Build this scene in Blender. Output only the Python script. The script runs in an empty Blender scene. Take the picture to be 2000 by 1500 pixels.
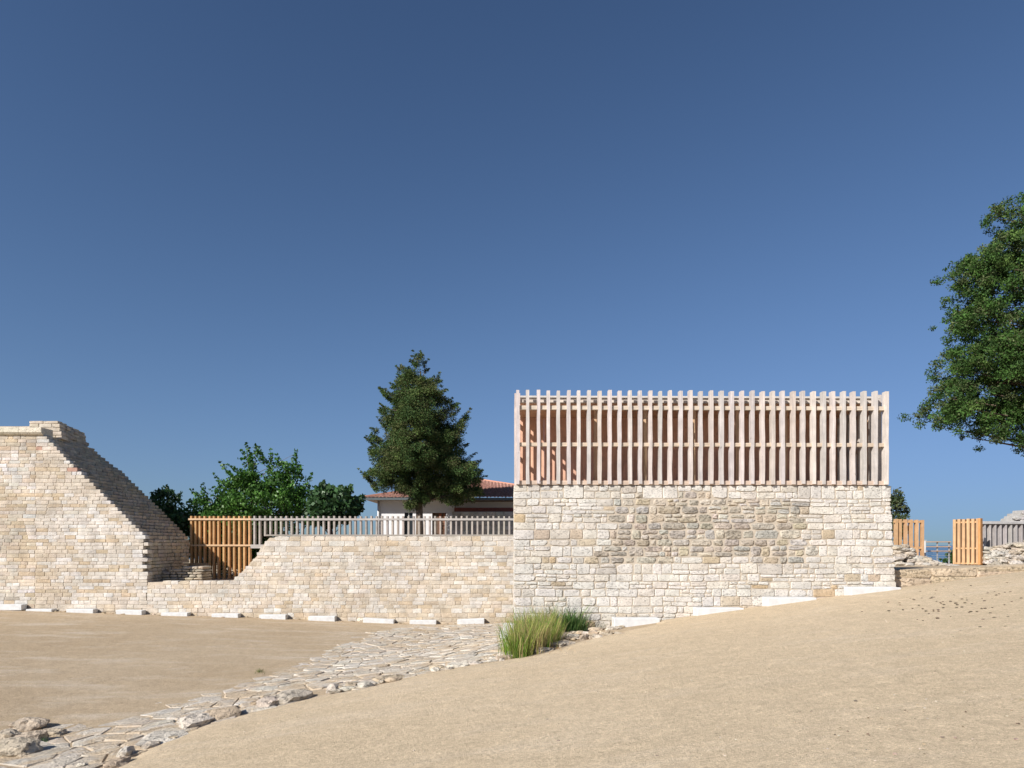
import bpy, bmesh, math, random
import numpy as np
from mathutils import Vector, noise

rng = random.Random(7)
nr = np.random.default_rng(7)
SC = bpy.context.scene
COL = SC.collection

# ------------------------------------------------------------------ camera, sky, sun, exposure
F = 1333.0          # focal length in photo pixels (2000 px wide)
HOR = 1065.0        # photo row of the horizon
EYE = 1.6
cam = bpy.data.objects.new('camera', bpy.data.cameras.new('camera'))
COL.objects.link(cam)
cam.location = (0, 0, EYE)
cam.rotation_euler = (math.radians(90), 0, 0)
cam.data.sensor_width = 36.0
cam.data.lens = 36.0 * F / 2000.0
cam.data.shift_y = (HOR - 750.0) / 2000.0
cam.data.clip_start = 0.1
cam.data.clip_end = 60000.0
SC.camera = cam

SUN_AZ = math.radians(46)      # from straight behind the camera towards the left
SUN_EL = math.radians(33.5)
to_sun = Vector((-math.sin(SUN_AZ) * math.cos(SUN_EL), -math.cos(SUN_AZ) * math.cos(SUN_EL), math.sin(SUN_EL)))
world = bpy.data.worlds.new('World')
SC.world = world
world.use_nodes = True
wt = world.node_tree
wt.nodes.clear()
wo = wt.nodes.new('ShaderNodeOutputWorld')
bg = wt.nodes.new('ShaderNodeBackground')
sky = wt.nodes.new('ShaderNodeTexSky')
sky.sky_type = 'NISHITA'
sky.sun_disc = False
sky.sun_elevation = SUN_EL
sky.sun_rotation = math.atan2(to_sun.x, to_sun.y)
sky.altitude = 0
sky.air_density = 1.0
sky.dust_density = 0.3
sky.ozone_density = 6.0
# one gentle shoulder per channel for the whole sky keeps the bright horizon band from washing out
sep = wt.nodes.new('ShaderNodeSeparateColor'); cmb = wt.nodes.new('ShaderNodeCombineColor')
wt.links.new(sky.outputs[0], sep.inputs[0])
for ch, (ks, ki) in enumerate(((.25, 3.35), (.342, 1.88), (.482, .87))):
    def mth(op, x, y, z=None):
        m = wt.nodes.new('ShaderNodeMath'); m.operation = op
        for i_, v_ in enumerate((x, y, z)):
            if v_ is None: continue
            if hasattr(v_, 'is_linked'): wt.links.new(v_, m.inputs[i_])
            else: m.inputs[i_].default_value = v_
        return m.outputs[0]
    q_ = mth('POWER', mth('MULTIPLY', sep.outputs[ch], .1), 1.5)
    wt.links.new(mth('DIVIDE', mth('MULTIPLY', q_, 10.0), mth('MULTIPLY_ADD', q_, ki, ks)), cmb.inputs[ch])
bg.inputs['Strength'].default_value = 0.0612
wt.links.new(cmb.outputs[0], bg.inputs[0])
wt.links.new(bg.outputs[0], wo.inputs[0])

sun = bpy.data.objects.new('sun', bpy.data.lights.new('sun', 'SUN'))
COL.objects.link(sun)
sun.data.energy = 4.2
sun.data.angle = math.radians(0.5)
sun.data.color = (1.0, 0.95, 0.89)
sun.rotation_euler = to_sun.to_track_quat('Z', 'Y').to_euler()
sun.location = (-20, -20, 30)

SC.view_settings.view_transform = 'Standard'
SC.view_settings.look = 'None'
SC.view_settings.gamma = 1.0
SC.view_settings.use_curve_mapping = False
SC.view_settings.exposure = 0.70

# ------------------------------------------------------------------ helpers
def U(px, Y): return (px - 1000.0) * Y / F
def H(py, Y): return (HOR - py) * Y / F + EYE

WL = {}
def wloc(o): return WL.get(o.name, Vector((0, 0, 0))) if o else Vector((0, 0, 0))

def tag(o, label=None, cat=None, group=None, kind=None):
    if label: o['label'] = label
    if cat: o['category'] = cat
    if group: o['group'] = group
    if kind: o['kind'] = kind
    return o

def thing(name, label, cat, loc, group=None):
    o = bpy.data.objects.new(name, None)
    o.empty_display_size = 0.2
    COL.objects.link(o)
    o.location = loc
    WL[o.name] = Vector(loc)
    return tag(o, label, cat, group)

def mesh_obj(name, V, Fc, mat, parent=None, cols=None, smooth=False, origin=None, label=None, cat=None, group=None, kind=None):
    V = np.asarray(V, dtype=float).reshape(-1, 3)
    if origin is None:
        origin = (V.min(0) + V.max(0)) / 2
        origin[2] = V[:, 2].min()
    origin = np.asarray(origin, dtype=float)
    me = bpy.data.meshes.new(name)
    me.from_pydata((V - origin).tolist(), [], Fc)
    if cols is not None:
        a = me.attributes.new('col', 'FLOAT_COLOR', 'FACE')
        c = np.ones((len(Fc), 4), dtype=np.float32)
        c[:, :3] = np.asarray(cols, dtype=np.float32).reshape(-1, 3) if np.ndim(cols) > 1 else np.asarray(cols, dtype=np.float32)[None, :]
        a.data.foreach_set('color', c.ravel())
    if smooth:
        me.polygons.foreach_set('use_smooth', np.ones(len(Fc), dtype=bool))
    me.materials.append(mat)
    o = bpy.data.objects.new(name, me)
    COL.objects.link(o)
    if parent is not None:
        o.parent = parent
    o.location = Vector(origin.tolist()) - wloc(parent)
    WL[o.name] = Vector(origin.tolist())
    return tag(o, label, cat, group, kind)

class MB:
    """collects shapes of one part"""
    def __init__(s): s.V = []; s.F = []; s.C = []
    def add(s, V, Fc, col=(1, 1, 1)):
        b = len(s.V)
        s.V.extend([tuple(v) for v in V])
        s.F.extend([tuple(i + b for i in f) for f in Fc])
        s.C.extend([col] * len(Fc))
        return s
    def box(s, x0, x1, y0, y1, z0, z1, col=(1, 1, 1)):
        V = [(x, y, z) for z in (z0, z1) for y in (y0, y1) for x in (x0, x1)]
        return s.add(V, [(0, 2, 3, 1), (4, 5, 7, 6), (0, 1, 5, 4), (2, 6, 7, 3), (0, 4, 6, 2), (1, 3, 7, 5)], col)
    def bbox(s, x0, x1, y0, y1, z0, z1, b=0.008, col=(1, 1, 1)):
        """box with chamfered edges"""
        V = []; idx = {}
        X = (x0, x1); Yy = (y0, y1); Z = (z0, z1)
        for i in (0, 1):
            for j in (0, 1):
                for k in (0, 1):
                    sx = b if i == 0 else -b; sy = b if j == 0 else -b; sz = b if k == 0 else -b
                    idx[i, j, k, 'x'] = len(V); V.append((X[i], Yy[j] + sy, Z[k] + sz))
                    idx[i, j, k, 'y'] = len(V); V.append((X[i] + sx, Yy[j], Z[k] + sz))
                    idx[i, j, k, 'z'] = len(V); V.append((X[i] + sx, Yy[j] + sy, Z[k]))
        bm = bmesh.new()
        vs = [bm.verts.new(v) for v in V]
        bmesh.ops.convex_hull(bm, input=vs)
        bm.verts.index_update()
        V2 = [tuple(v.co) for v in bm.verts]; F2 = [tuple(v.index for v in f.verts) for f in bm.faces]
        bm.free()
        return s.add(V2, F2, col)
    def tube(s, pts, rad, n=6, col=(1, 1, 1), cap=True):
        pts = [Vector(p) for p in pts]
        if not hasattr(rad, '__len__'): rad = [rad] * len(pts)
        V = []; Fc = []
        for i, p in enumerate(pts):
            d = (pts[min(i + 1, len(pts) - 1)] - pts[max(i - 1, 0)])
            d = d.normalized() if d.length > 1e-9 else Vector((0, 0, 1))
            a = d.cross(Vector((0, 0, 1)) if abs(d.z) < .9 else Vector((1, 0, 0))).normalized()
            c = d.cross(a)
            for k in range(n):
                t = 2 * math.pi * k / n
                V.append(p + (a * math.cos(t) + c * math.sin(t)) * rad[i])
        for i in range(len(pts) - 1):
            for k in range(n):
                k2 = (k + 1) % n
                Fc.append((i * n + k, i * n + k2, (i + 1) * n + k2, (i + 1) * n + k))
        if cap:
            Fc.append(tuple(range(n - 1, -1, -1))); Fc.append(tuple((len(pts) - 1) * n + k for k in range(n)))
        return s.add(V, Fc, col)
    def build(s, name, mat, parent=None, smooth=False, **k):
        return mesh_obj(name, s.V, s.F, mat, parent, cols=s.C, smooth=smooth, **k)

def prism(poly, y0, y1):
    """polygon in (x,z) extruded along y"""
    n = len(poly)
    V = [(p[0], y0, p[1]) for p in poly] + [(p[0], y1, p[1]) for p in poly]
    Fc = [tuple(range(n)), tuple(range(2 * n - 1, n - 1, -1))]
    Fc += [(i, (i + 1) % n + 0, (i + 1) % n + n, i + n) for i in range(n)]
    Fc = [tuple(reversed(f)) if i >= 2 else f for i, f in enumerate(Fc)]
    return V, Fc

def lerp_path(pts, t, a=0, b=1):
    """piecewise linear: coordinate b as a function of coordinate a"""
    xs = [p[a] for p in pts]; ys = [p[b] for p in pts]
    return float(np.interp(t, xs, ys))

def in_poly(x, y, poly):
    c = False; j = len(poly) - 1
    for i in range(len(poly)):
        xi, yi = poly[i]; xj, yj = poly[j]
        if (yi > y) != (yj > y) and x < (xj - xi) * (y - yi) / (yj - yi) + xi: c = not c
        j = i
    return c

def edge_dist(x, y, poly):
    d = 1e9
    for i in range(len(poly)):
        x1, y1 = poly[i]; x2, y2 = poly[(i + 1) % len(poly)]
        dx, dy = x2 - x1, y2 - y1
        t = max(0, min(1, ((x - x1) * dx + (y - y1) * dy) / (dx * dx + dy * dy + 1e-9)))
        d = min(d, math.hypot(x - x1 - t * dx, y - y1 - t * dy))
    return d

def jit(c, a, r=rng):
    k = 1 + r.uniform(-a, a)
    return tuple(max(0.0, min(1.0, v * k * (1 + r.uniform(-a, a) * .25))) for v in c)

def mixc(a, b, t): return tuple(a[i] * (1 - t) + b[i] * t for i in range(3))

# ------------------------------------------------------------------ materials
class NT:
    def __init__(s, name):
        s.m = bpy.data.materials.new(name); s.m.use_nodes = True
        s.t = s.m.node_tree; s.t.nodes.clear()
        s.out = s.t.nodes.new('ShaderNodeOutputMaterial')
        s.b = s.t.nodes.new('ShaderNodeBsdfPrincipled')
        s.t.links.new(s.b.outputs[0], s.out.inputs[0])
        s.pos = None
    def n(s, typ, **k):
        o = s.t.nodes.new(typ)
        for a, v in k.items(): setattr(o, a, v)
        return o
    def L(s, a, b): s.t.links.new(a, b)
    def P(s):
        if s.pos is None: s.pos = s.n('ShaderNodeNewGeometry').outputs['Position']
        return s.pos
    def mapped(s, scale):
        m = s.n('ShaderNodeMapping'); s.L(s.P(), m.inputs['Vector']); m.inputs['Scale'].default_value = scale
        return m.outputs[0]
    def noise(s, scale, detail=4, rough=.55, vec=None):
        t = s.n('ShaderNodeTexNoise'); t.inputs['Scale'].default_value = scale
        t.inputs['Detail'].default_value = detail; t.inputs['Roughness'].default_value = rough
        s.L(vec if vec is not None else s.P(), t.inputs['Vector'])
        return t.outputs['Fac']
    def rng(s, v, a, b, c, d):
        m = s.n('ShaderNodeMapRange'); s.L(v, m.inputs[0])
        for i, x in enumerate((a, b, c, d)): m.inputs[i + 1].default_value = x
        return m.outputs[0]
    def mul(s, col, fac):
        m = s.n('ShaderNodeMix', data_type='RGBA', blend_type='MULTIPLY'); m.inputs[0].default_value = 1
        s.L(col, m.inputs[6]); s.L(fac, m.inputs[7])
        return m.outputs[2]
    def mix(s, fac, a, b):
        m = s.n('ShaderNodeMix', data_type='RGBA')
        if hasattr(fac, 'is_linked'): s.L(fac, m.inputs[0])
        else: m.inputs[0].default_value = fac
        for x, i in ((a, 6), (b, 7)):
            if hasattr(x, 'is_linked'): s.L(x, m.inputs[i])
            else: m.inputs[i].default_value = (*x, 1)
        return m.outputs[2]
    def math(s, op, a, b):
        m = s.n('ShaderNodeMath', operation=op)
        for x, i in ((a, 0), (b, 1)):
            if hasattr(x, 'is_linked'): s.L(x, m.inputs[i])
            else: m.inputs[i].default_value = x
        return m.outputs[0]
    def attr(s): 
        a = s.n('ShaderNodeAttribute', attribute_name='col'); return a.outputs['Color']
    def bump(s, h, strength, dist):
        b = s.n('ShaderNodeBump'); b.inputs['Strength'].default_value = strength; b.inputs['Distance'].default_value = dist
        s.L(h, b.inputs['Height']); s.L(b.outputs[0], s.b.inputs['Normal'])
    def fin(s, col, rough=.9, spec=.25):
        if hasattr(col, 'is_linked'): s.L(col, s.b.inputs['Base Color'])
        else: s.b.inputs['Base Color'].default_value = (*col, 1)
        s.b.inputs['Roughness'].default_value = rough
        s.b.inputs['Specular IOR Level'].default_value = spec
        return s.m

def mat_stone(name, fine=55, pit=.40, pitd=.55, bumpd=.02, mott=.2, stain=0.0):
    t = NT(name)
    big = t.rng(t.noise(3.2, 6, .6), .3, .7, 1 - mott, 1 + mott * .6)
    fn = t.noise(fine, 6, .7)
    fm = t.rng(fn, .3, .7, .86, 1.1)
    pv = t.noise(fine * .45, 3, .6, t.mapped((1, 1, 1.7)))
    pf = t.rng(pv, pit - .05, pit + .03, pitd, 1.0)
    base = t.attr()
    if stain:
        base = t.mix(t.rng(t.noise(.55, 7, .72), .5, .68, 0, stain), base, (.46, .365, .25))
        base = t.mul(base, t.rng(t.noise(.8, 5, .6, t.mapped((.5, 1, 2.2))), .35, .65, .88, 1.06))
    c = t.mul(t.mul(t.mul(base, big), fm), pf)
    h = t.math('ADD', t.math('MULTIPLY', fn, .45), t.math('MULTIPLY', pf, .5))
    t.bump(t.math('ADD', h, t.math('MULTIPLY', t.noise(14, 4, .6), .8)), .9, bumpd)
    return t.fin(c, .92, .15)

def mat_mortar(name, col):
    t = NT(name)
    a = t.rng(t.noise(2.3, 5, .6), .3, .7, .8, 1.12)
    fn = t.noise(70, 4, .7)
    c = t.mul(t.mul(t.mix(0.0, col, col), a), t.rng(fn, .3, .7, .85, 1.1))
    t.bump(t.math('ADD', fn, t.noise(12, 4)), .7, .012)
    return t.fin(c, .95, .1)

def mat_sand(name, ca, cb, pale, streak):
    t = NT(name)
    big = t.noise(.22, 6, .6)
    st = t.noise(1.0, 6, .65, t.mapped(streak))
    c = t.mix(t.rng(big, .36, .64, 0, 1), ca, cb)
    c = t.mix(t.rng(st, .5, .7, 0, .85), c, pale)
    g1 = t.noise(34, 6, .8); g2 = t.noise(120, 3, .75); g3 = t.noise(3.5, 6, .65)
    c = t.mul(c, t.rng(g1, .3, .7, .66, 1.26))
    c = t.mul(c, t.rng(g2, .34, .66, .72, 1.2))
    c = t.mul(c, t.rng(g3, .3, .7, .92, 1.07))
    c = t.mul(c, t.rng(t.noise(11, 5, .75), .3, .7, .84, 1.13))
    vo = t.n('ShaderNodeTexVoronoi'); vo.inputs['Scale'].default_value = 17; t.L(t.P(), vo.inputs['Vector'])
    sp = t.rng(vo.outputs['Distance'], .05, .13, .55, 1.0)
    c = t.mul(c, sp)
    h = t.math('ADD', t.math('MULTIPLY', g1, 1.0), t.math('MULTIPLY', g2, .5))
    h = t.math('ADD', h, t.math('MULTIPLY', g3, 1.6))
    t.bump(h, .8, .02)
    return t.fin(c, .95, .1)

def mat_wood(name, axis='z', bumpd=.004):
    t = NT(name)
    sc = {'z': (38, 38, 1.6), 'x': (1.6, 38, 38), 'y': (38, 1.6, 38)}[axis]
    g = t.noise(1.0, 5, .65, t.mapped(sc))
    blot = t.noise(4.5, 4, .6)
    kn = t.noise(9, 2, .5, t.mapped({'z': (1, 1, .55), 'x': (.55, 1, 1), 'y': (1, .55, 1)}[axis]))
    c = t.mul(t.attr(), t.rng(g, .28, .72, .72, 1.15))
    c = t.mul(c, t.rng(blot, .3, .7, .84, 1.1))
    c = t.mul(c, t.rng(kn, .22, .28, .5, 1.0))
    t.bump(g, .5, bumpd)
    return t.fin(c, .78, .2)

def mat_leaf(name, trans=.25, rough=.5, spec=.3):
    t = NT(name)
    c = t.attr()
    t.fin(c, rough, spec)
    tr = t.n('ShaderNodeBsdfTranslucent'); t.L(c, tr.inputs[0])
    mx = t.n('ShaderNodeMixShader'); mx.inputs[0].default_value = trans
    t.L(t.b.outputs[0], mx.inputs[1]); t.L(tr.outputs[0], mx.inputs[2]); t.L(mx.outputs[0], t.out.inputs[0])
    return t.m

def mat_plain(name, col, rough=.8, spec=.2, var=.08, scale=6, bumpd=0.004):
    t = NT(name)
    f = t.noise(scale, 5, .6)
    c = t.mul(t.mix(0.0, col, col), t.rng(f, .3, .7, 1 - var, 1 + var))
    t.bump(t.noise(scale * 8, 4), .4, bumpd)
    return t.fin(c, rough, spec)

def mat_attr(name, rough=.8, spec=.2, var=.12, scale=9):
    t = NT(name)
    c = t.mul(t.attr(), t.rng(t.noise(scale, 5, .6), .3, .7, 1 - var, 1 + var))
    t.bump(t.noise(scale * 5, 4), .5, .006)
    return t.fin(c, rough, spec)

M = {}
M['stone'] = mat_stone('limestone')
M['stone_small'] = mat_stone('coursed_limestone', fine=40, pit=.36, pitd=.7, bumpd=.018, mott=.26, stain=.55)
M['rubble'] = mat_stone('weathered_rubble_stone', fine=38, pit=.44, pitd=.6, bumpd=.04, mott=.32)
def mat_flag(name):
    t = NT(name)
    c = t.mul(t.attr(), t.rng(t.noise(2.2, 6, .6), .3, .7, .82, 1.14))
    fn = t.noise(24, 6, .75)
    c = t.mul(c, t.rng(fn, .3, .7, .72, 1.16))
    sandc = t.mul(t.mix(0.0, (.54, .43, .30), (.54, .43, .30)), t.rng(t.noise(30, 5, .8), .3, .7, .75, 1.2))
    c = t.mix(t.rng(t.noise(1.7, 7, .7), .47, .58, 0, .92), c, sandc)
    t.bump(t.math('ADD', fn, t.math('MULTIPLY', t.noise(6, 5, .65), 2.0)), .9, .03)
    return t.fin(c, .92, .12)
M['flag'] = mat_flag('paving_limestone')
M['rock'] = mat_stone('field_rock', fine=26, pit=.42, pitd=.55, bumpd=.05, mott=.3)
M['mortar'] = mat_mortar('lime_mortar', (.50, .435, .35))
M['mortar_left'] = mat_mortar('sandy_mortar', (.54, .46, .36))
M['sand'] = mat_sand('ramp_sand', (.625, .498, .335), (.655, .528, .363), (.675, .555, .40), (.5, 1.6, 1))
M['yard'] = mat_sand('yard_sand', (.475, .365, .24), (.525, .415, .285), (.62, .525, .405), (.5, 1.3, 1))
M['wood_v'] = mat_wood('sawn_timber', 'z')
M['wood_h'] = mat_wood('sawn_timber_rail', 'x')
M['wood_y'] = mat_wood('sawn_timber_side_rail', 'y')
M['leaf'] = mat_leaf('green_leaves', .25, .45, .35)
M['needle'] = mat_leaf('conifer_foliage', .12, .7, .15)
M['grass'] = mat_leaf('grass_blades', .3, .6, .2)
M['bark'] = mat_plain('bark', (.16, .12, .09), .9, .1, .25, 8, .02)
M['white'] = mat_plain('painted_concrete', (.59, .595, .59), .75, .25, .11, 7)
M['plaster'] = mat_plain('white_plaster', (.72, .72, .73), .85, .15, .04, 2)
M['attr'] = mat_attr('painted_surface')
M['metal'] = mat_plain('grey_metal', (.30, .31, .33), .5, .5, .08, 10)
M['glass'] = mat_plain('dark_glass', (.03, .035, .04), .12, .5, .02, 3)

# ------------------------------------------------------------------ terrain
def h_ramp(x, y): return -1.6 + .13 * x - .03 * y
EDGE_PX = [(170, 1515), (200, 1500), (300, 1455), (400, 1416), (500, 1389), (600, 1364), (700, 1347), (800, 1322), (900, 1304), (1000, 1289), (1060, 1273), (1120, 1257), (1200, 1239)]
EDGE = []
for px, py in EDGE_PX:
    Y = 1.6 / ((py - HOR) / F + .13 * (px - 1000) / F - .03)
    EDGE.append((U(px, Y), Y))
EDGE_Y = [(-30.0, -14.0), (-12.0, -5.6), (0.0, -4.9), (5.0, -4.7)] + [(y, x) for x, y in EDGE] + [(14.0, 2.9), (14.9, 2.95), (15.0, 8.5), (15.4, 8.5), (16.5, 8.5)]
def edge_x(y): return lerp_path(EDGE_Y, y)

CP = []
for x in (-20, -12, -8, -4.5, -3, -1.5, 0, 2, 4, 6, 8, 10, 13, 18, 26):
    for y in (-25, -12, -4, 0, 3, 6, 8, 10, 12, 14.6):
        if x > edge_x(y) - .02: CP.append((x, y, h_ramp(x, y)))
for x, y in EDGE: CP.append((x, y, h_ramp(x, y)))
CP += [(-24, 25.2, -2.3), (-18, 25.2, -2.42), (-14, 25.2, -2.56), (-10, 25.2, -2.68), (-6, 25.2, -2.83), (-3, 25.2, -2.92), (0, 25.2, -2.87), (3, 25.2, -2.8), (8, 25.2, -2.6),
       (-26, 15, -2.45), (-18, 15, -2.5), (-12, 17, -2.62), (-8, 17, -2.68), (-14, 10, -2.5), (-8, 11, -2.62), (-6.8, 9, -2.62), (-7, 7, -2.5), (-10, 5, -2.4), (-16, 2, -2.3),
       (-2.5, 17, -2.62), (0, 19, -2.5), (0.2, 15.2, -2.06), (-4, 13, -2.52), (-1.5, 13.6, -2.27), (3, 18, -2.2)]
CP = np.array(CP)
def phi(r2): return np.where(r2 > 1e-12, .5 * r2 * np.log(r2 + 1e-12), 0)
n = len(CP)
A = np.zeros((n + 3, n + 3))
d2 = ((CP[:, None, :2] - CP[None, :, :2]) ** 2).sum(-1)
A[:n, :n] = phi(d2) + np.eye(n) * .02
A[:n, n] = 1; A[:n, n + 1:] = CP[:, :2]; A[n, :n] = 1; A[n + 1:, :n] = CP[:, :2].T
W = np.linalg.solve(A, np.concatenate([CP[:, 2], [0, 0, 0]]))
def sstep(a, b, t): 
    t = np.clip((t - a) / (b - a), 0, 1); return t * t * (3 - 2 * t)
def height(x, y):
    """ground height (world z) for arrays"""
    x = np.asarray(x, float); y = np.asarray(y, float)
    sh = x.shape; x = x.ravel(); y = y.ravel()
    xc = np.clip(x, -24, 22); yc = np.clip(y, -20, 26)
    h = np.zeros_like(x)
    for i in range(0, len(x), 4000):
        s = slice(i, i + 4000)
        r2 = (xc[s, None] - CP[None, :, 0]) ** 2 + (yc[s, None] - CP[None, :, 1]) ** 2
        h[s] = phi(r2) @ W[:n] + W[n] + W[n + 1] * xc[s] + W[n + 2] * yc[s]
    # upper ground behind the low wall
    h = h + (-1.45 - h) * sstep(26.3, 27.2, y)
    # ledge right of the block
    led = -.60 - .014 * (y - 15.4)
    h = h + (led - h) * (sstep(15.35, 15.6, y) * sstep(8.35, 8.42, x))
    h = h + (-5.0 - h) * (sstep(28.5, 36, y) * sstep(7.5, 10, x))
    h = h + (-14.0 - h) * sstep(70, 140, np.maximum(np.abs(x) * .9, y))
    h = h + (-14.0 - h) * sstep(-60, -140, y)
    return (h + EYE).reshape(sh)
def gz(x, y): return float(height(np.array([x]), np.array([y]))[0])
_T = np.arange(3.0, 27.0, .02)
def ground_hit(px, py):
    xs = (px - 1000.0) * _T / F
    rz = (HOR - py) * _T / F + EYE
    k = np.argmax(rz <= height(xs, _T))
    return xs[k], _T[k], rz[k]

def grid_mesh(xs, ys, zf):
    X, Yy = np.meshgrid(xs, ys); Z = zf(X, Yy)
    V = np.stack([X, Yy, Z], -1).reshape(-1, 3)
    nx, ny = len(xs), len(ys)
    Fc = [(j * nx + i, j * nx + i + 1, (j + 1) * nx + i + 1, (j + 1) * nx + i) for j in range(ny - 1) for i in range(nx - 1)]
    return V, Fc

xs = np.concatenate([[-400, -200, -120, -80, -60, -45, -35, -30], np.arange(-27, 8.0, .3), np.arange(8.0, 9.0, .1), np.arange(9.0, 16, .4), [17, 19, 22, 26, 32, 40, 60, 80, 120, 200, 400]])
ys = np.concatenate([[-400, -200, -120, -80, -50, -30, -18, -10, -6, -3], np.arange(0, 15, .3), np.arange(15.0, 16.0, .1), np.arange(16.0, 28, .3), [29, 30, 31, 32, 33, 34, 35, 36, 38, 42, 48, 55, 62, 70, 80, 95, 110, 130, 150, 220, 400]])
def ground_z(X, Yy):
    Z = height(X, Yy)
    return Z
V, Fc = grid_mesh(xs, ys, ground_z)
mesh_obj('ground', V, Fc, M['yard'], smooth=True, origin=(0, 0, 0), kind='structure')

# sand ramp: a sheet that begins at the stone edge and climbs to the right
V = []; Fc = []
rows = list(np.concatenate([[-40, -25, -15, -9, -5, -2], np.arange(0, 15.0, .2), [15.0, 15.2, 15.32]]))
tt = [0, .004, .012, .03, .06, .1, .14, .19, .24, .3, .36, .42, .48, .54, .6, .66, .72, .8, .88, 1.0]
for j, y in enumerate(rows):
    x0 = edge_x(y) + (.10 * noise.noise((y * 1.3, 3.1, 0)) + .05 * noise.noise((y * 4, 7.7, 0)))
    x1 = 40.0 if y < 0 else 26.0
    for i, t in enumerate(tt):
        x = x0 + (x1 - x0) * t
        lift = -.06 if i == 0 else (.012 if i == 1 else .03)
        V.append((x, y, gz(x, y) + lift + .018 * noise.noise((x * .5, y * .5, 1.0))))
nx = len(tt)
for j in range(len(rows) - 1):
    for i in range(nx - 1):
        Fc.append((j * nx + i, j * nx + i + 1, (j + 1) * nx + i + 1, (j + 1) * nx + i))
mesh_obj('sand_ramp', V, Fc, M['sand'], smooth=True, origin=(0, 0, 0), kind='structure')

# sea far below the terrace
t = NT('sea_water')
t.bump(t.noise(.25, 5, .6, t.mapped((.4, 1, 1))), .35, 1.0)
M['sea'] = t.fin((.035, .085, .13), .22, .5)
V, Fc = grid_mesh(np.array([-30000, -3000, -300, 0, 300, 3000, 30000.]), np.array([-3000, -300, 60, 300, 1000, 5000, 40000.]), lambda X, Yy: X * 0 - 9.0)
mesh_obj('sea', V, Fc, M['sea'], origin=(0, 0, -9), kind='structure')

# ------------------------------------------------------------------ masonry
def stone_geo(poly, front, bevel, back, mp, r=rng, rough=.006):
    """one stone: poly in the wall plane (u,w); front = how far it stands proud; mp maps (u,w,n) to world"""
    k = len(poly)
    cu = sum(p[0] for p in poly) / k; cw = sum(p[1] for p in poly) / k
    V = []
    for u, w in poly: V.append(mp(u, w, -back))
    for u, w in poly: V.append(mp(u, w, front - bevel * r.uniform(.8, 1.5)))
    for u, w in poly:
        du, dw = u - cu, w - cw
        l = math.hypot(du, dw) + 1e-9
        s = max(.3, 1 - bevel * r.uniform(.9, 1.8) / l)
        V.append(mp(cu + du * s, cw + dw * s, front + r.uniform(-rough, rough)))
    V.append(mp(cu + r.uniform(-.02, .02), cw, front + rough * r.uniform(0, 1.5)))
    Fc = []
    for i in range(k):
        j = (i + 1) % k
        Fc.append((i, j, k + j, k + i)); Fc.append((k + i, k + j, 2 * k + j, 2 * k + i)); Fc.append((2 * k + i, 2 * k + j, 3 * k))
    return V, Fc

def rect_poly(u0, u1, w0, w1, j=.008, c=.02, r=rng):
    c = min(c, (w1 - w0) * .35, (u1 - u0) * .35)
    def q(): return r.uniform(-j, j)
    def cc(): return c * r.uniform(.4, 1.5)
    return [(u0 + cc(), w0 + q()), (u1 - cc(), w0 + q()), (u1 + q(), w0 + cc()), (u1 + q(), w1 - cc()),
            (u1 - cc(), w1 + q()), (u0 + cc(), w1 + q()), (u0 + q(), w1 - cc()), (u0 + q(), w0 + cc())]

def round_poly(u0, u1, w0, w1, r=rng, k=9, j=.10):
    cu, cw = (u0 + u1) / 2, (w0 + w1) / 2; a, b = (u1 - u0) / 2, (w1 - w0) / 2
    P = []
    ph = r.uniform(0, 1)
    for i in range(k):
        t = 2 * math.pi * (i + ph + r.uniform(-.25, .25)) / k
        e = .5
        s = 1 + r.uniform(-j * 1.6, j * .6)
        P.append((cu + a * s * math.copysign(abs(math.cos(t)) ** e, math.cos(t)), cw + b * s * math.copysign(abs(math.sin(t)) ** e, math.sin(t))))
    return P

def lay_stones(parent, stones, mat, keep=300, name='stone', rest='stonework', rest_mat=None):
    """stones: list of (area, V, F, colour, material or None); the largest keep become parts, the rest one mesh"""
    stones.sort(key=lambda s: -s[0])
    for a, V, Fc, c, m in stones[:keep]:
        mesh_obj(name, V, Fc, m or mat, parent, cols=[c] * len(Fc))
    if len(stones) > keep:
        mb = MB()
        for a, V, Fc, c, m in stones[keep:]: mb.add(V, Fc, c)
        mb.build(rest, rest_mat or mat, parent, kind='stuff')

CREAM = (.59, .525, .435); PALE = (.61, .565, .50); TAN = (.48, .395, .285); GREYB = (.42, .38, .325); OCHRE = (.52, .405, .265); PINKT = (.58, .50, .40)

def row_splits(u0, u1, wmin, wmax, r=rng):
    u = u0; out = []
    while u < u1 - 1e-6:
        w = r.uniform(wmin, wmax) * r.choice((1, 1, 1, .7, 1.25))
        e = u + w
        if u1 - e < wmin * .7: e = u1
        out.append((u, e)); u = e
    return out

# ---------------------------------------------------------- the stone block under the pavilion
BY = 14.8
YAW = 0.012
def BYX(x): return BY + YAW * x
bz_top = H(947, BY)
b_x0 = U(1003, BY)
def b_x1(z): return 8.395 + (8.258 - 8.395) * (z - .6) / (bz_top - .6)
b_depth = 2.6
block = thing('stone_block', 'large cream squared-rubble stone block carrying the slatted timber pavilion', 'stone wall', (4.2, BY + 1.3, gz(4.2, BY + .3)))
zb = -1.0
core = [(b_x0 + .02, zb), (b_x1(zb) - .03, zb), (b_x1(bz_top) - .03, bz_top - .015), (b_x0 + .02, bz_top - .015)]
V, Fc = prism(core, 0, 1)
V = [(x, (BYX(x) + .005) if y == 0 else (BY + b_depth - .02), z) for x, y, z in V]
mesh_obj('core', V, Fc, M['mortar'], block)
PATCH = [(1196, 990), (1215, 972), (1290, 963), (1440, 968), (1555, 973), (1578, 990), (1578, 1030), (1562, 1058), (1594, 1080), (1575, 1097), (1450, 1094), (1330, 1086), (1300, 1097), (1143, 1098), (1141, 1080), (1200, 1064), (1190, 1030)]
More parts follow.
